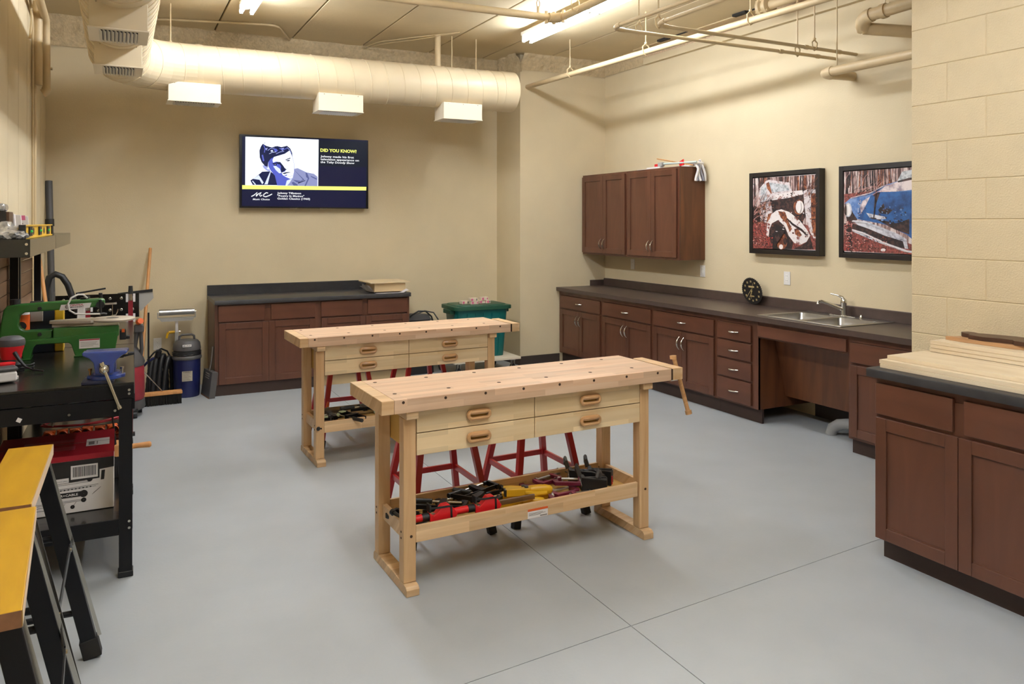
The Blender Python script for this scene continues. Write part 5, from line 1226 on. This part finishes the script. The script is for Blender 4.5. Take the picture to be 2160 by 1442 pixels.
def ell(cx, cy, rx, ry, n=22, a0=0, a1=2*pi):
    return [(cx+rx*math.cos(a0+(a1-a0)*i/(n if a1-a0 > 6.2 else n-1)), cy+ry*math.sin(a0+(a1-a0)*i/(n if a1-a0 > 6.2 else n-1))) for i in range(n)]
def stroke(pts, wd):
    L_, R_ = [], []
    for i, (x, y) in enumerate(pts):
        a = pts[max(i-1,0)]; b = pts[min(i+1,len(pts)-1)]; dx, dy = b[0]-a[0], b[1]-a[1]; d = math.hypot(dx,dy) or 1; w_ = wd[i] if isinstance(wd,(list,tuple)) else wd
        L_.append((x-dy/d*w_, y+dx/d*w_)); R_.append((x+dy/d*w_, y-dx/d*w_))
    return L_ + R_[::-1]
def scr(name, h, e=1.0):
    m = M(name, h, 0.25, emit=e, spec=0.3); m.node_tree.nodes['Principled BSDF'].inputs['Base Color'].default_value = (.004,.004,.006,1); return m
YT = YB-.085
tv = T('television', 'wall mounted flat television showing a music trivia screen', 'television', (1.755, YT, 1.757)); tv.rotation_euler = (0,0,.0)
hw = .662
P('tv_body', G().box(-hw,.006,0,hw,.05,.738), m_tvb, tv, bevel=.004)
P('tv_bezel', G().box(-hw,-.001,0,hw,.0055,.026).box(-hw,-.001,.724,hw,.0055,.738).box(-hw,-.001,.026,-hw+.012,.0055,.724).box(hw-.012,-.001,.026,hw,.0055,.724), m_tvb, tv)
P('wall_mount', G().box(-.25,.0505,.2,.25,.0845,.55), m_blk, tv)
P('tv_foot_bracket', G().box(-.17,.01,-.008,-.09,.03,-.0005).box(.14,.01,-.008,.22,.03,-.0005), m_bolt, tv)
C = (490, 270, 6.968)
s_navy = scr('screen navy', '#0b1033', 1.0); s_dk = scr('screen dark blue', '#0c1526', 1.0); s_wh = scr('screen white', '#f2f8ff', 1.25); s_yel = scr('screen yellow', '#eef277', 1.1)
s_mid = scr('screen mid blue', '#5560c4', 1.0); s_lav = scr('screen lavender', '#9aa2dc', 1.0); s_pale = scr('screen pale blue', '#d3dcfb', 1.1); s_ink = scr('screen ink', '#101a45', 1.0); s_den = scr('screen denim', '#8d93bf', 1.0); s_den2 = scr('screen denim dark', '#565e92', 1.0); s_txt = scr('screen text', '#f4f6f8', 1.0)
YS = YT-.0012
Lr = [(s_navy, [(146,120),(1984,180),(1962,1170),(140,1145)]), (s_dk, [(1270,172),(1984,196),(1984,865),(1263,850)]), (s_navy, [(1275,560),(1970,575),(1968,862),(1270,848)]),
      (s_wh, [(193,126),(1268,170),(1262,852),(190,840)]), (s_ink, [(265,770),(380,690),(440,640),(560,635),(640,700),(745,840),(300,834)]), (s_pale, [(300,745),(390,690),(460,800),(440,826),(400,760)]), (s_pale, [(480,810),(555,640),(566,640),(520,826),(470,826)]), (s_pale, [(330,830),(290,780),(300,772),(350,830)]),
      (s_den, [(800,845),(860,760),(905,600),(960,588),(1090,650),(1200,672),(1252,715),(1252,852)]), (s_den2, [(905,610),(930,640),(1060,760),(950,800),(890,760),(1000,775),(1035,755)]), (s_den2, [(1075,652),(1085,720),(1110,740),(1060,850),(1080,852),(1130,740),(1100,660)]), (s_ink, [(960,800),(1075,765),(1070,775),(970,815)]), (s_den2, [(870,800),(900,790),(960,830),(960,848),(900,846)]), (s_den2, [(1150,700),(1240,740),(1240,760),(1160,720)]),
      (s_mid, [(530,440),(620,415),(700,420),(760,440),(760,600),(880,740),(800,845),(660,842),(625,700),(560,620),(528,560)]), (s_lav, [(440,548),(500,545),(545,600),(560,640),(510,628),(462,590)]), (s_pale, [(500,590),(530,575),(545,605),(525,612)]),
      (s_pale, [(600,560),(640,555),(700,600),(720,660),(690,665),(640,620)]), (s_wh, [(610,425),(700,400),(780,372),(845,338),(872,400),(885,440),(905,520),(905,640),(885,735),(850,745),(790,720),(740,690),(722,655),(770,640),(800,612),(765,580),(742,545),(705,500),(640,492),(600,508),(590,470)]),
      (s_ink, [(640,500),(700,498),(742,545),(772,590),(800,608),(722,658),(712,610),(716,560),(690,525)]), (s_pale, [(800,770),(860,748),(880,740),(845,800),(810,842),(780,845)]),
      (s_ink, [(445,235),(470,218),(530,215),(610,270),(700,262),(800,258),(850,300),(880,365),(883,420),(838,332),(770,378),(690,402),(620,422),(562,452),(528,500),(520,570),(478,556),(430,500),(402,430),(398,330),(420,270)]), (s_wh, [(450,232),(520,210),(640,215),(760,245),(800,262),(720,280),(650,262),(580,285),(500,262)]), (s_mid, [(600,310),(640,300),(670,330),(640,360)]), (s_pale, [(560,330),(590,320),(600,345),(570,350)]), (s_lav, [(700,300),(760,290),(740,340)]), (s_lav, [(480,300),(520,290),(500,330)]), (s_mid, [(430,400),(450,390),(470,480),(450,490)]),
      (s_lav, stroke([(884,440),(906,520),(908,640),(886,738)], 3)), (s_lav, stroke([(845,340),(874,402),(884,440)], 3)), (s_lav, stroke([(786,700),(850,716),(884,690)], 3)), (s_lav, stroke([(800,606),(815,600),(812,586)], 3)), (s_mid, stroke([(460,250),(480,300),(470,360)], 6)), (s_lav, stroke([(520,330),(560,300),(620,296)], 4)), (s_lav, stroke([(640,380),(700,352),(760,340)], 4)), (s_mid, stroke([(690,300),(740,318),(800,300)], 6)), (s_pale, stroke([(540,380),(580,360),(640,350)], 3)), (s_lav, stroke([(800,285),(840,320),(866,372)], 4)),
      (s_ink, [(585,520),(650,505),(695,528),(690,535),(650,522),(600,535)]), (s_ink, ell(632,538,22,13,12)), (s_wh, ell(628,534,5,4,8)), (s_ink, [(770,468),(850,434),(856,446),(790,472)]), (s_ink, [(785,478),(840,466),(846,482),(815,490)]),
      (s_ink, [(728,668),(770,652),(830,646),(862,650),(800,664),(770,676)]), (s_mid, [(760,690),(812,682),(796,700),(770,702)]),
      (s_yel, [(143,838),(1968,864),(1965,917),(143,897)])]
scn = poly_print('screen', tv, ('y', YS), .00016, Lr, (0,-1,0), C)
YTX = YS-.0072-.0
def tvtext(body, x, y, h, w, mat, bold=.02, shear=0.0):
    a = at(C[0]+x/C[2], C[1]+y/C[2], y=YTX); b = at(C[0]+(x+w)/C[2], C[1]+y/C[2], y=YTX); c = at(C[0]+x/C[2], C[1]+(y-h)/C[2], y=YTX)
    text('screen_lettering', body, c.z-a.z, mat, tv, a - tv.location, (1,0,0), (0,0,1), width=b.x-a.x, bold=bold, shear=shear)
tvtext('DID YOU KNOW?', 1295, 345, 46, 532, s_yel, .035); tvtext('Johnny made his first', 1297, 428, 30, 490, s_txt); tvtext('television appearance on', 1297, 470, 30, 565, s_txt); tvtext('the Toby Dowdy Show', 1297, 512, 30, 500, s_txt, shear=.12)
tvtext('SOLID GOLD OLDIES', 285, 887, 36, 690, scr('screen olive ink', '#55591d', 0.8), .0); tvtext('Johnny Tillotson', 662, 966, 28, 350, s_txt); tvtext('"Poetry In Motion"', 662, 1008, 28, 395, s_txt); tvtext('Golden Classics (1960)', 662, 1048, 28, 480, s_txt)
lg = [(s_txt, stroke([(280,1005),(320,985),(365,945),(350,1000)], 7)), (s_txt, stroke([(350,1003),(385,965),(425,945),(400,985),(412,1002),(440,985)], 7)), (s_txt, stroke([(525,955),(500,948),(462,975),(458,1000),(490,1010),(545,990),(585,968)], 7))]
lo = poly_print('channel_logo', tv, ('y', YTX), .00016, lg, (0,-1,0), C)
tvtext('Music Choice', 300, 1056, 24, 250, s_txt, shear=.2)

# ---------------------------------------------------------------- framed prints
def forest(name, c0, c1, c2):
    m = bpy.data.materials.new(name); m.use_nodes = True; nt = m.node_tree; N = nt.nodes; L = nt.links; b = N['Principled BSDF']; b.inputs['Roughness'].default_value = .5
    tc = N.new('ShaderNodeTexCoord'); mp = N.new('ShaderNodeMapping'); mp.inputs['Scale'].default_value = (26, 26, 5); L.new(tc.outputs['Object'], mp.inputs[0])
    n = N.new('ShaderNodeTexNoise'); n.inputs['Scale'].default_value = 1.6; n.inputs['Detail'].default_value = 8; n.inputs['Distortion'].default_value = .7; L.new(mp.outputs[0], n.inputs['Vector'])
    cr = N.new('ShaderNodeValToRGB'); e = cr.color_ramp.elements; e[0].position = .38; e[0].color = (*lin(c0),1); e[1].position = .66; e[1].color = (*lin(c2),1); k = e.new(.5); k.color = (*lin(c1),1)
    L.new(n.outputs[0], cr.inputs[0]); L.new(cr.outputs[0], b.inputs['Base Color']); return m
def rusty(name, c0, c1, sc=18.0, lo=.45, hi=.58):
    m = bpy.data.materials.new(name); m.use_nodes = True; nt = m.node_tree; N = nt.nodes; L = nt.links; b = N['Principled BSDF']; b.inputs['Roughness'].default_value = .5
    tc = N.new('ShaderNodeTexCoord'); n = N.new('ShaderNodeTexNoise'); n.inputs['Scale'].default_value = sc; n.inputs['Detail'].default_value = 7; n.inputs['Roughness'].default_value = .65; L.new(tc.outputs['Object'], n.inputs['Vector'])
    cr = N.new('ShaderNodeValToRGB'); e = cr.color_ramp.elements; e[0].position = lo; e[0].color = (*lin(c0),1); e[1].position = hi; e[1].color = (*lin(c1),1)
    L.new(n.outputs[0], cr.inputs[0]); L.new(cr.outputs[0], b.inputs['Base Color']); return m
f_up = forest('print woods', '#4a2f2c', '#a98a84', '#e3d6cf'); f_lv = rusty('print leaves', '#3a1c19', '#a5564c', 60, .35, .65); f_rw = rusty('print rusty white', '#e7dedb', '#7c3b30', 16, .54, .6); f_rw2 = rusty('print faded paint', '#d9cfd0', '#8b5a4c', 30, .5, .62)
f_dk = rusty('print dark', '#1d1516', '#4a2f2b', 30); f_gl = rusty('print glass', '#cfd0d2', '#94979c', 40); f_rs = rusty('print rust', '#5a2a1e', '#a2603c', 30); f_tire = M('print tyre', '#1c181a', .5); f_lamp = M('print lamp', '#efe6e2', .5)
f_bl = rusty('print blue', '#2d5f9c', '#16305c', 10, .40, .66); f_bl2 = rusty('print light blue', '#7f98c4', '#3e68a8', 14); f_sil = rusty('print silver', '#d6d4da', '#6f6b78', 26, .45, .7); f_pk = rusty('print pale roof', '#e6d6d3', '#9d8b96', 12)
XA = XR-.062
def framed(label, ya, yb, z0, z1):
    t = T('framed_print', label, 'picture', (XR, (ya+yb)/2, (z0+z1)/2), RZR); w, h = (ya-yb)/2, (z1-z0)/2
    b = .040
    P('frame', G().box(-w,-.070,-h,-w+b,-.002,h).box(w-b,-.070,-h,w,-.002,h).box(-w+b,-.070,h-b,w-b,-.002,h).box(-w+b,-.070,-h,w-b,-.002,-h+b), m_frame, t, bevel=.003)
    P('backing', G().box(-w+b,-.020,-h+b,w-b,-.004,h-b), m_dkpaint, t)
    P('canvas', G().box(-w+b+.007,-.061,-h+b+.007,w-b-.007,-.0205,h-b-.007), m_wht, t)
    return t
A = (1560, 320, 4.242)
fr1 = framed('black framed print of a rusty white old truck in the woods', 5.282, 4.492, 1.331, 2.054)
tr = [(f_up, [(121,238),(708,201),(710,878),(122,862)]), (f_lv, [(122,600),(300,560),(710,690),(710,878),(122,862)]), (f_dk, [(122,480),(190,500),(200,640),(122,600)]),
      (f_rw2, [(178,330),(235,262),(262,250),(440,275),(470,350),(470,400),(290,430),(285,590),(255,640),(190,620),(172,470)]), (f_gl, [(190,322),(238,285),(246,430),(186,452)]), (f_gl, [(262,268),(432,292),(446,345),(290,366)]), (f_rs, [(238,285),(262,268),(290,366),(282,376),(250,330)]),
      (f_dk, [(272,430),(575,385),(600,560),(560,640),(450,545),(370,515),(300,545)]), (f_rw, [(282,398),(470,352),(562,344),(572,378),(440,412),(292,434)]), (f_rw2, [(572,352),(610,334),(690,338),(706,380),(700,780),(660,770),(632,720),(598,600),(580,480)]),
      (f_rs, [(640,370),(690,372),(696,760),(668,760),(642,640)]), (f_dk, [(650,480),(690,476),(692,484),(650,490)]), (f_dk, [(650,600),(692,596),(692,604),(650,610)]),
      (f_rs, ell(530,495,47,68)), (f_lamp, ell(540,495,36,58)), (f_dk, [(262,760),(275,660),(330,606),(400,650),(440,740),(480,815),(470,872),(300,868)]), (f_tire, [(296,868),(300,770),(320,690),(350,655),(400,690),(440,770),(458,872)]), (f_rs, ell(378,800,50,76)), (f_dk, ell(410,800,18,30)), (f_dk, ell(352,760,14,22)), (f_lamp, ell(372,850,18,22)),
      (f_rw, [(240,745),(248,650),(280,565),(330,525),(375,514),(450,540),(540,615),(600,690),(634,748),(600,805),(545,832),(490,815),(440,750),(405,665),(345,610),(290,640),(266,700),(262,760)]), (f_rs, [(345,530),(410,540),(430,600),(470,690),(450,720),(420,640),(370,590)]), (f_dk, [(425,590),(480,640),(560,690),(610,745),(604,750),(540,700),(470,655),(420,600)]), (f_dk, [(600,810),(632,755),(660,870),(540,874),(480,870),(545,840)])]
def trunks(lay, x0, x1, ytop, ybot, n, at_):
    rr = random.Random(n); out = []
    for i in range(n):
        x = rr.uniform(x0, x1); w_ = rr.uniform(4, 13); d = rr.uniform(-14, 14); yb = ybot + rr.uniform(-60, 40)
        out.append((f_dk if i % 3 else f_rs, [(x, ytop(x)), (x+w_, ytop(x)), (x+w_*1.3+d, yb), (x-w_*.3+d, yb)]))
        if i % 2: out.append((f_dk, [(x, ytop(x)+60), (x+3, ytop(x)+62), (x+rr.uniform(-60,60), ytop(x)+rr.uniform(8,30)), (x-1, ytop(x)+64)]))
    lay[at_:at_] = out
trunks(tr, 126, 700, lambda x: 236-.055*(x-121), 400, 30, 1)
tr += [(f_rw2, [(262,268),(270,262),(440,286),(446,300),(280,276)]), (f_dk, [(186,452),(262,440),(262,446),(186,458)]), (f_dk, [(285,436),(575,392),(576,398),(300,444)]), (f_rs, [(255,560),(290,545),(270,600),(240,640)]), (f_rs, [(490,690),(530,700),(560,745),(540,760),(500,740)]), (f_rw2, [(590,500),(612,470),(640,520),(648,700),(632,720),(604,620)])]
def specks(n, xr, yr, mats, sz, seed):
    rr = random.Random(seed); out = []
    for i in range(n):
        x, y, w_, h_ = rr.uniform(*xr), rr.uniform(*yr), rr.uniform(*sz), rr.uniform(*sz)*.8; a = rr.uniform(0, 3)
        out.append((mats[i % len(mats)], [(x+w_*math.cos(a+q), y+h_*math.sin(a+q*1.1)) for q in (0,1.4,3.0,4.4)]))
    return out
def twigs(n, xr, yr, mats, seed):
    rr = random.Random(seed); out = []
    for i in range(n):
        x, y, a, l_ = rr.uniform(*xr), rr.uniform(*yr), rr.uniform(-2.2, -.6), rr.uniform(60, 170)
        pts = [(x+l_*f*math.cos(a+f*.6), y+l_*f*math.sin(a+f*.6)) for f in (0,.35,.7,1)]
        pts = [(min(max(px_, 128), 700), max(py_, 212)) for px_, py_ in pts] if xr[1] < 720 else [(min(max(px_, 945), 1500), max(py_, 170)) for px_, py_ in pts]
        if len(set(pts)) == 4: out.append((mats[i % len(mats)], stroke(pts, [2.2,1.8,1.4,.8])))
    return out
f_lf1, f_lf2, f_lf3 = M('leaf red', '#a8423a', .6), M('leaf dark', '#401c1c', .6), M('leaf pale', '#cf9a90', .6)
tr += specks(150, (126,250), (600,855), (f_lf1,f_lf2,f_lf3,f_lf2), (4,9), 3) + specks(40, (250,300), (760,860), (f_lf1,f_lf2), (4,8), 4) + specks(26, (290,600), (540,790), (f_rs,f_rw2), (5,12), 5) + specks(20, (300,560), (355,410), (f_rs,f_dk), (4,9), 6) + specks(24, (185,270), (460,610), (f_rs,f_dk), (4,10), 7) + specks(22, (590,690), (340,740), (f_rs,f_dk), (4,10), 8)
tr += twigs(34, (130,260), (480,640), (f_dk,f_lf3,f_rs), 9) + twigs(22, (600,700), (300,560), (f_dk,f_rs), 10) + [(f_dk, stroke([(500,690),(560,700),(600,750)], 2))]
tr += [(f_dk, ell(378,800,62,92,18,2.6,5.2)), (f_lamp, [(520,440),(548,450),(560,500),(545,545),(530,540),(548,500)])]
poly_print('truck_print', fr1, ('x', XA), .00002, tr, (-1,0,0), A)
fr2 = framed('black framed print of a blue vintage car, cut off by the block wall', 4.303, 3.513, 1.331, 2.054)
cr_ = [(f_up, [(936,180),(1630,132),(1630,922),(930,886)]), (f_lv, [(936,640),(1020,640),(1630,860),(1630,922),(930,886)]),
       (f_lv, [(936,380),(1180,350),(1180,370),(940,470)]), (f_bl2, [(940,462),(1000,408),(1180,362),(1290,300),(1420,262),(1630,230),(1630,860),(1500,742),(1300,650),(1050,602),(1012,545),(990,470)]), (f_bl, [(1060,600),(1075,500),(1110,440),(1210,370),(1260,358),(1630,350),(1630,860),(1500,742),(1300,650)]),
       (f_dk, [(1240,520),(1290,460),(1300,500),(1370,520),(1330,560),(1260,550)]), (f_dk, [(1200,590),(1400,640),(1520,600),(1520,740),(1380,690),(1300,645)]), (f_pk, [(1240,360),(1300,310),(1430,262),(1630,225),(1630,330),(1400,356)]), (f_pk, [(1100,440),(1170,400),(1130,480),(1085,560),(1080,500)]),
       (f_gl, [(1412,262),(1455,178),(1630,140),(1630,222)]), (f_dk, [(1412,262),(1520,232),(1630,222),(1630,232),(1420,275)]), (f_dk, [(940,470),(985,455),(1015,545),(1055,605),(1010,640),(960,620)]), (f_sil, ell(972,520,34,64)), (f_lamp, ell(968,522,25,52)),
       (f_sil, [(1133,545),(1200,560),(1300,580),(1310,600),(1240,604),(1165,590)]), (f_dk, [(1168,585),(1225,592),(1222,606),(1180,600)]), (f_dk, [(1218,375),(1260,362),(1222,470),(1205,600),(1200,560),(1210,440)]),
       (f_dk, [(1010,640),(1100,670),(1300,740),(1490,790),(1520,870),(1380,850),(1180,770),(1010,700)]), (f_sil, [(1012,612),(1120,618),(1260,670),(1420,735),(1494,780),(1510,868),(1480,866),(1462,800),(1300,750),(1160,690),(1060,655)]), (f_sil, [(1008,690),(1120,722),(1200,762),(1330,820),(1500,880),(1630,900),(1630,918),(1480,896),(1340,846),(1210,800),(1010,712)]), (f_lamp, ell(1286,878,22,14)), (f_lamp, ell(988,738,14,14)), (f_dk, [(940,640),(1000,660),(1010,900),(985,886),(960,740)])]
cr_ += specks(120, (945,1010), (620,880), (f_lf1,f_lf2,f_lf3), (4,9), 11) + specks(110, (1010,1320), (760,900), (f_lf1,f_lf2,f_lf3,f_lf2), (4,9), 12) + specks(46, (1250,1500), (480,640), (f_dk,f_bl2), (4,13), 13) + specks(20, (1060,1130), (430,600), (f_dk,f_pk), (3,9), 14) + twigs(30, (950,1250), (330,400), (f_dk,f_lf3), 15)
cr_ += [(f_sil, stroke([(1012,620),(1130,632),(1260,684),(1420,748),(1488,786)], 5)), (f_lamp, stroke([(1012,697),(1120,730),(1330,828),(1510,892)], 4)), (f_pk, stroke([(1000,415),(1180,366),(1290,306)], 4)), (f_dk, stroke([(1218,380),(1215,470),(1205,590)], 3)), (f_dk, ell(968,522,26,53,14,1.9,4.4))]
trunks(cr_, 945, 1400, lambda x: 180-.07*(x-936), 360, 26, 1)
cr2 = []
for m_, pts in cr_: cr2.append((m_, [(min(x,1630),y) for x, y in pts]))
poly_print('car_print', fr2, ('x', XA), .00002, cr2, (-1,0,0), A)
# ================================================================ every thing's empty sits at the foot of what it holds
bpy.context.view_layer.update()
for o in list(COL.objects):
    if o.type == 'EMPTY' and o.parent is None and o.location.length < 1e-6:
        ch = [c for c in COL.objects if c.parent == o and c.type == 'MESH']
        pts = [c.matrix_local @ Vector(b) for c in ch for b in c.bound_box]
        if not pts: continue
        mn = [min(p[i] for p in pts) for i in range(3)]; mx = [max(p[i] for p in pts) for i in range(3)]
        base = Vector(((mn[0]+mx[0])/2, (mn[1]+mx[1])/2, mn[2])); o.location = base
        for c in ch: c.location = c.location - base
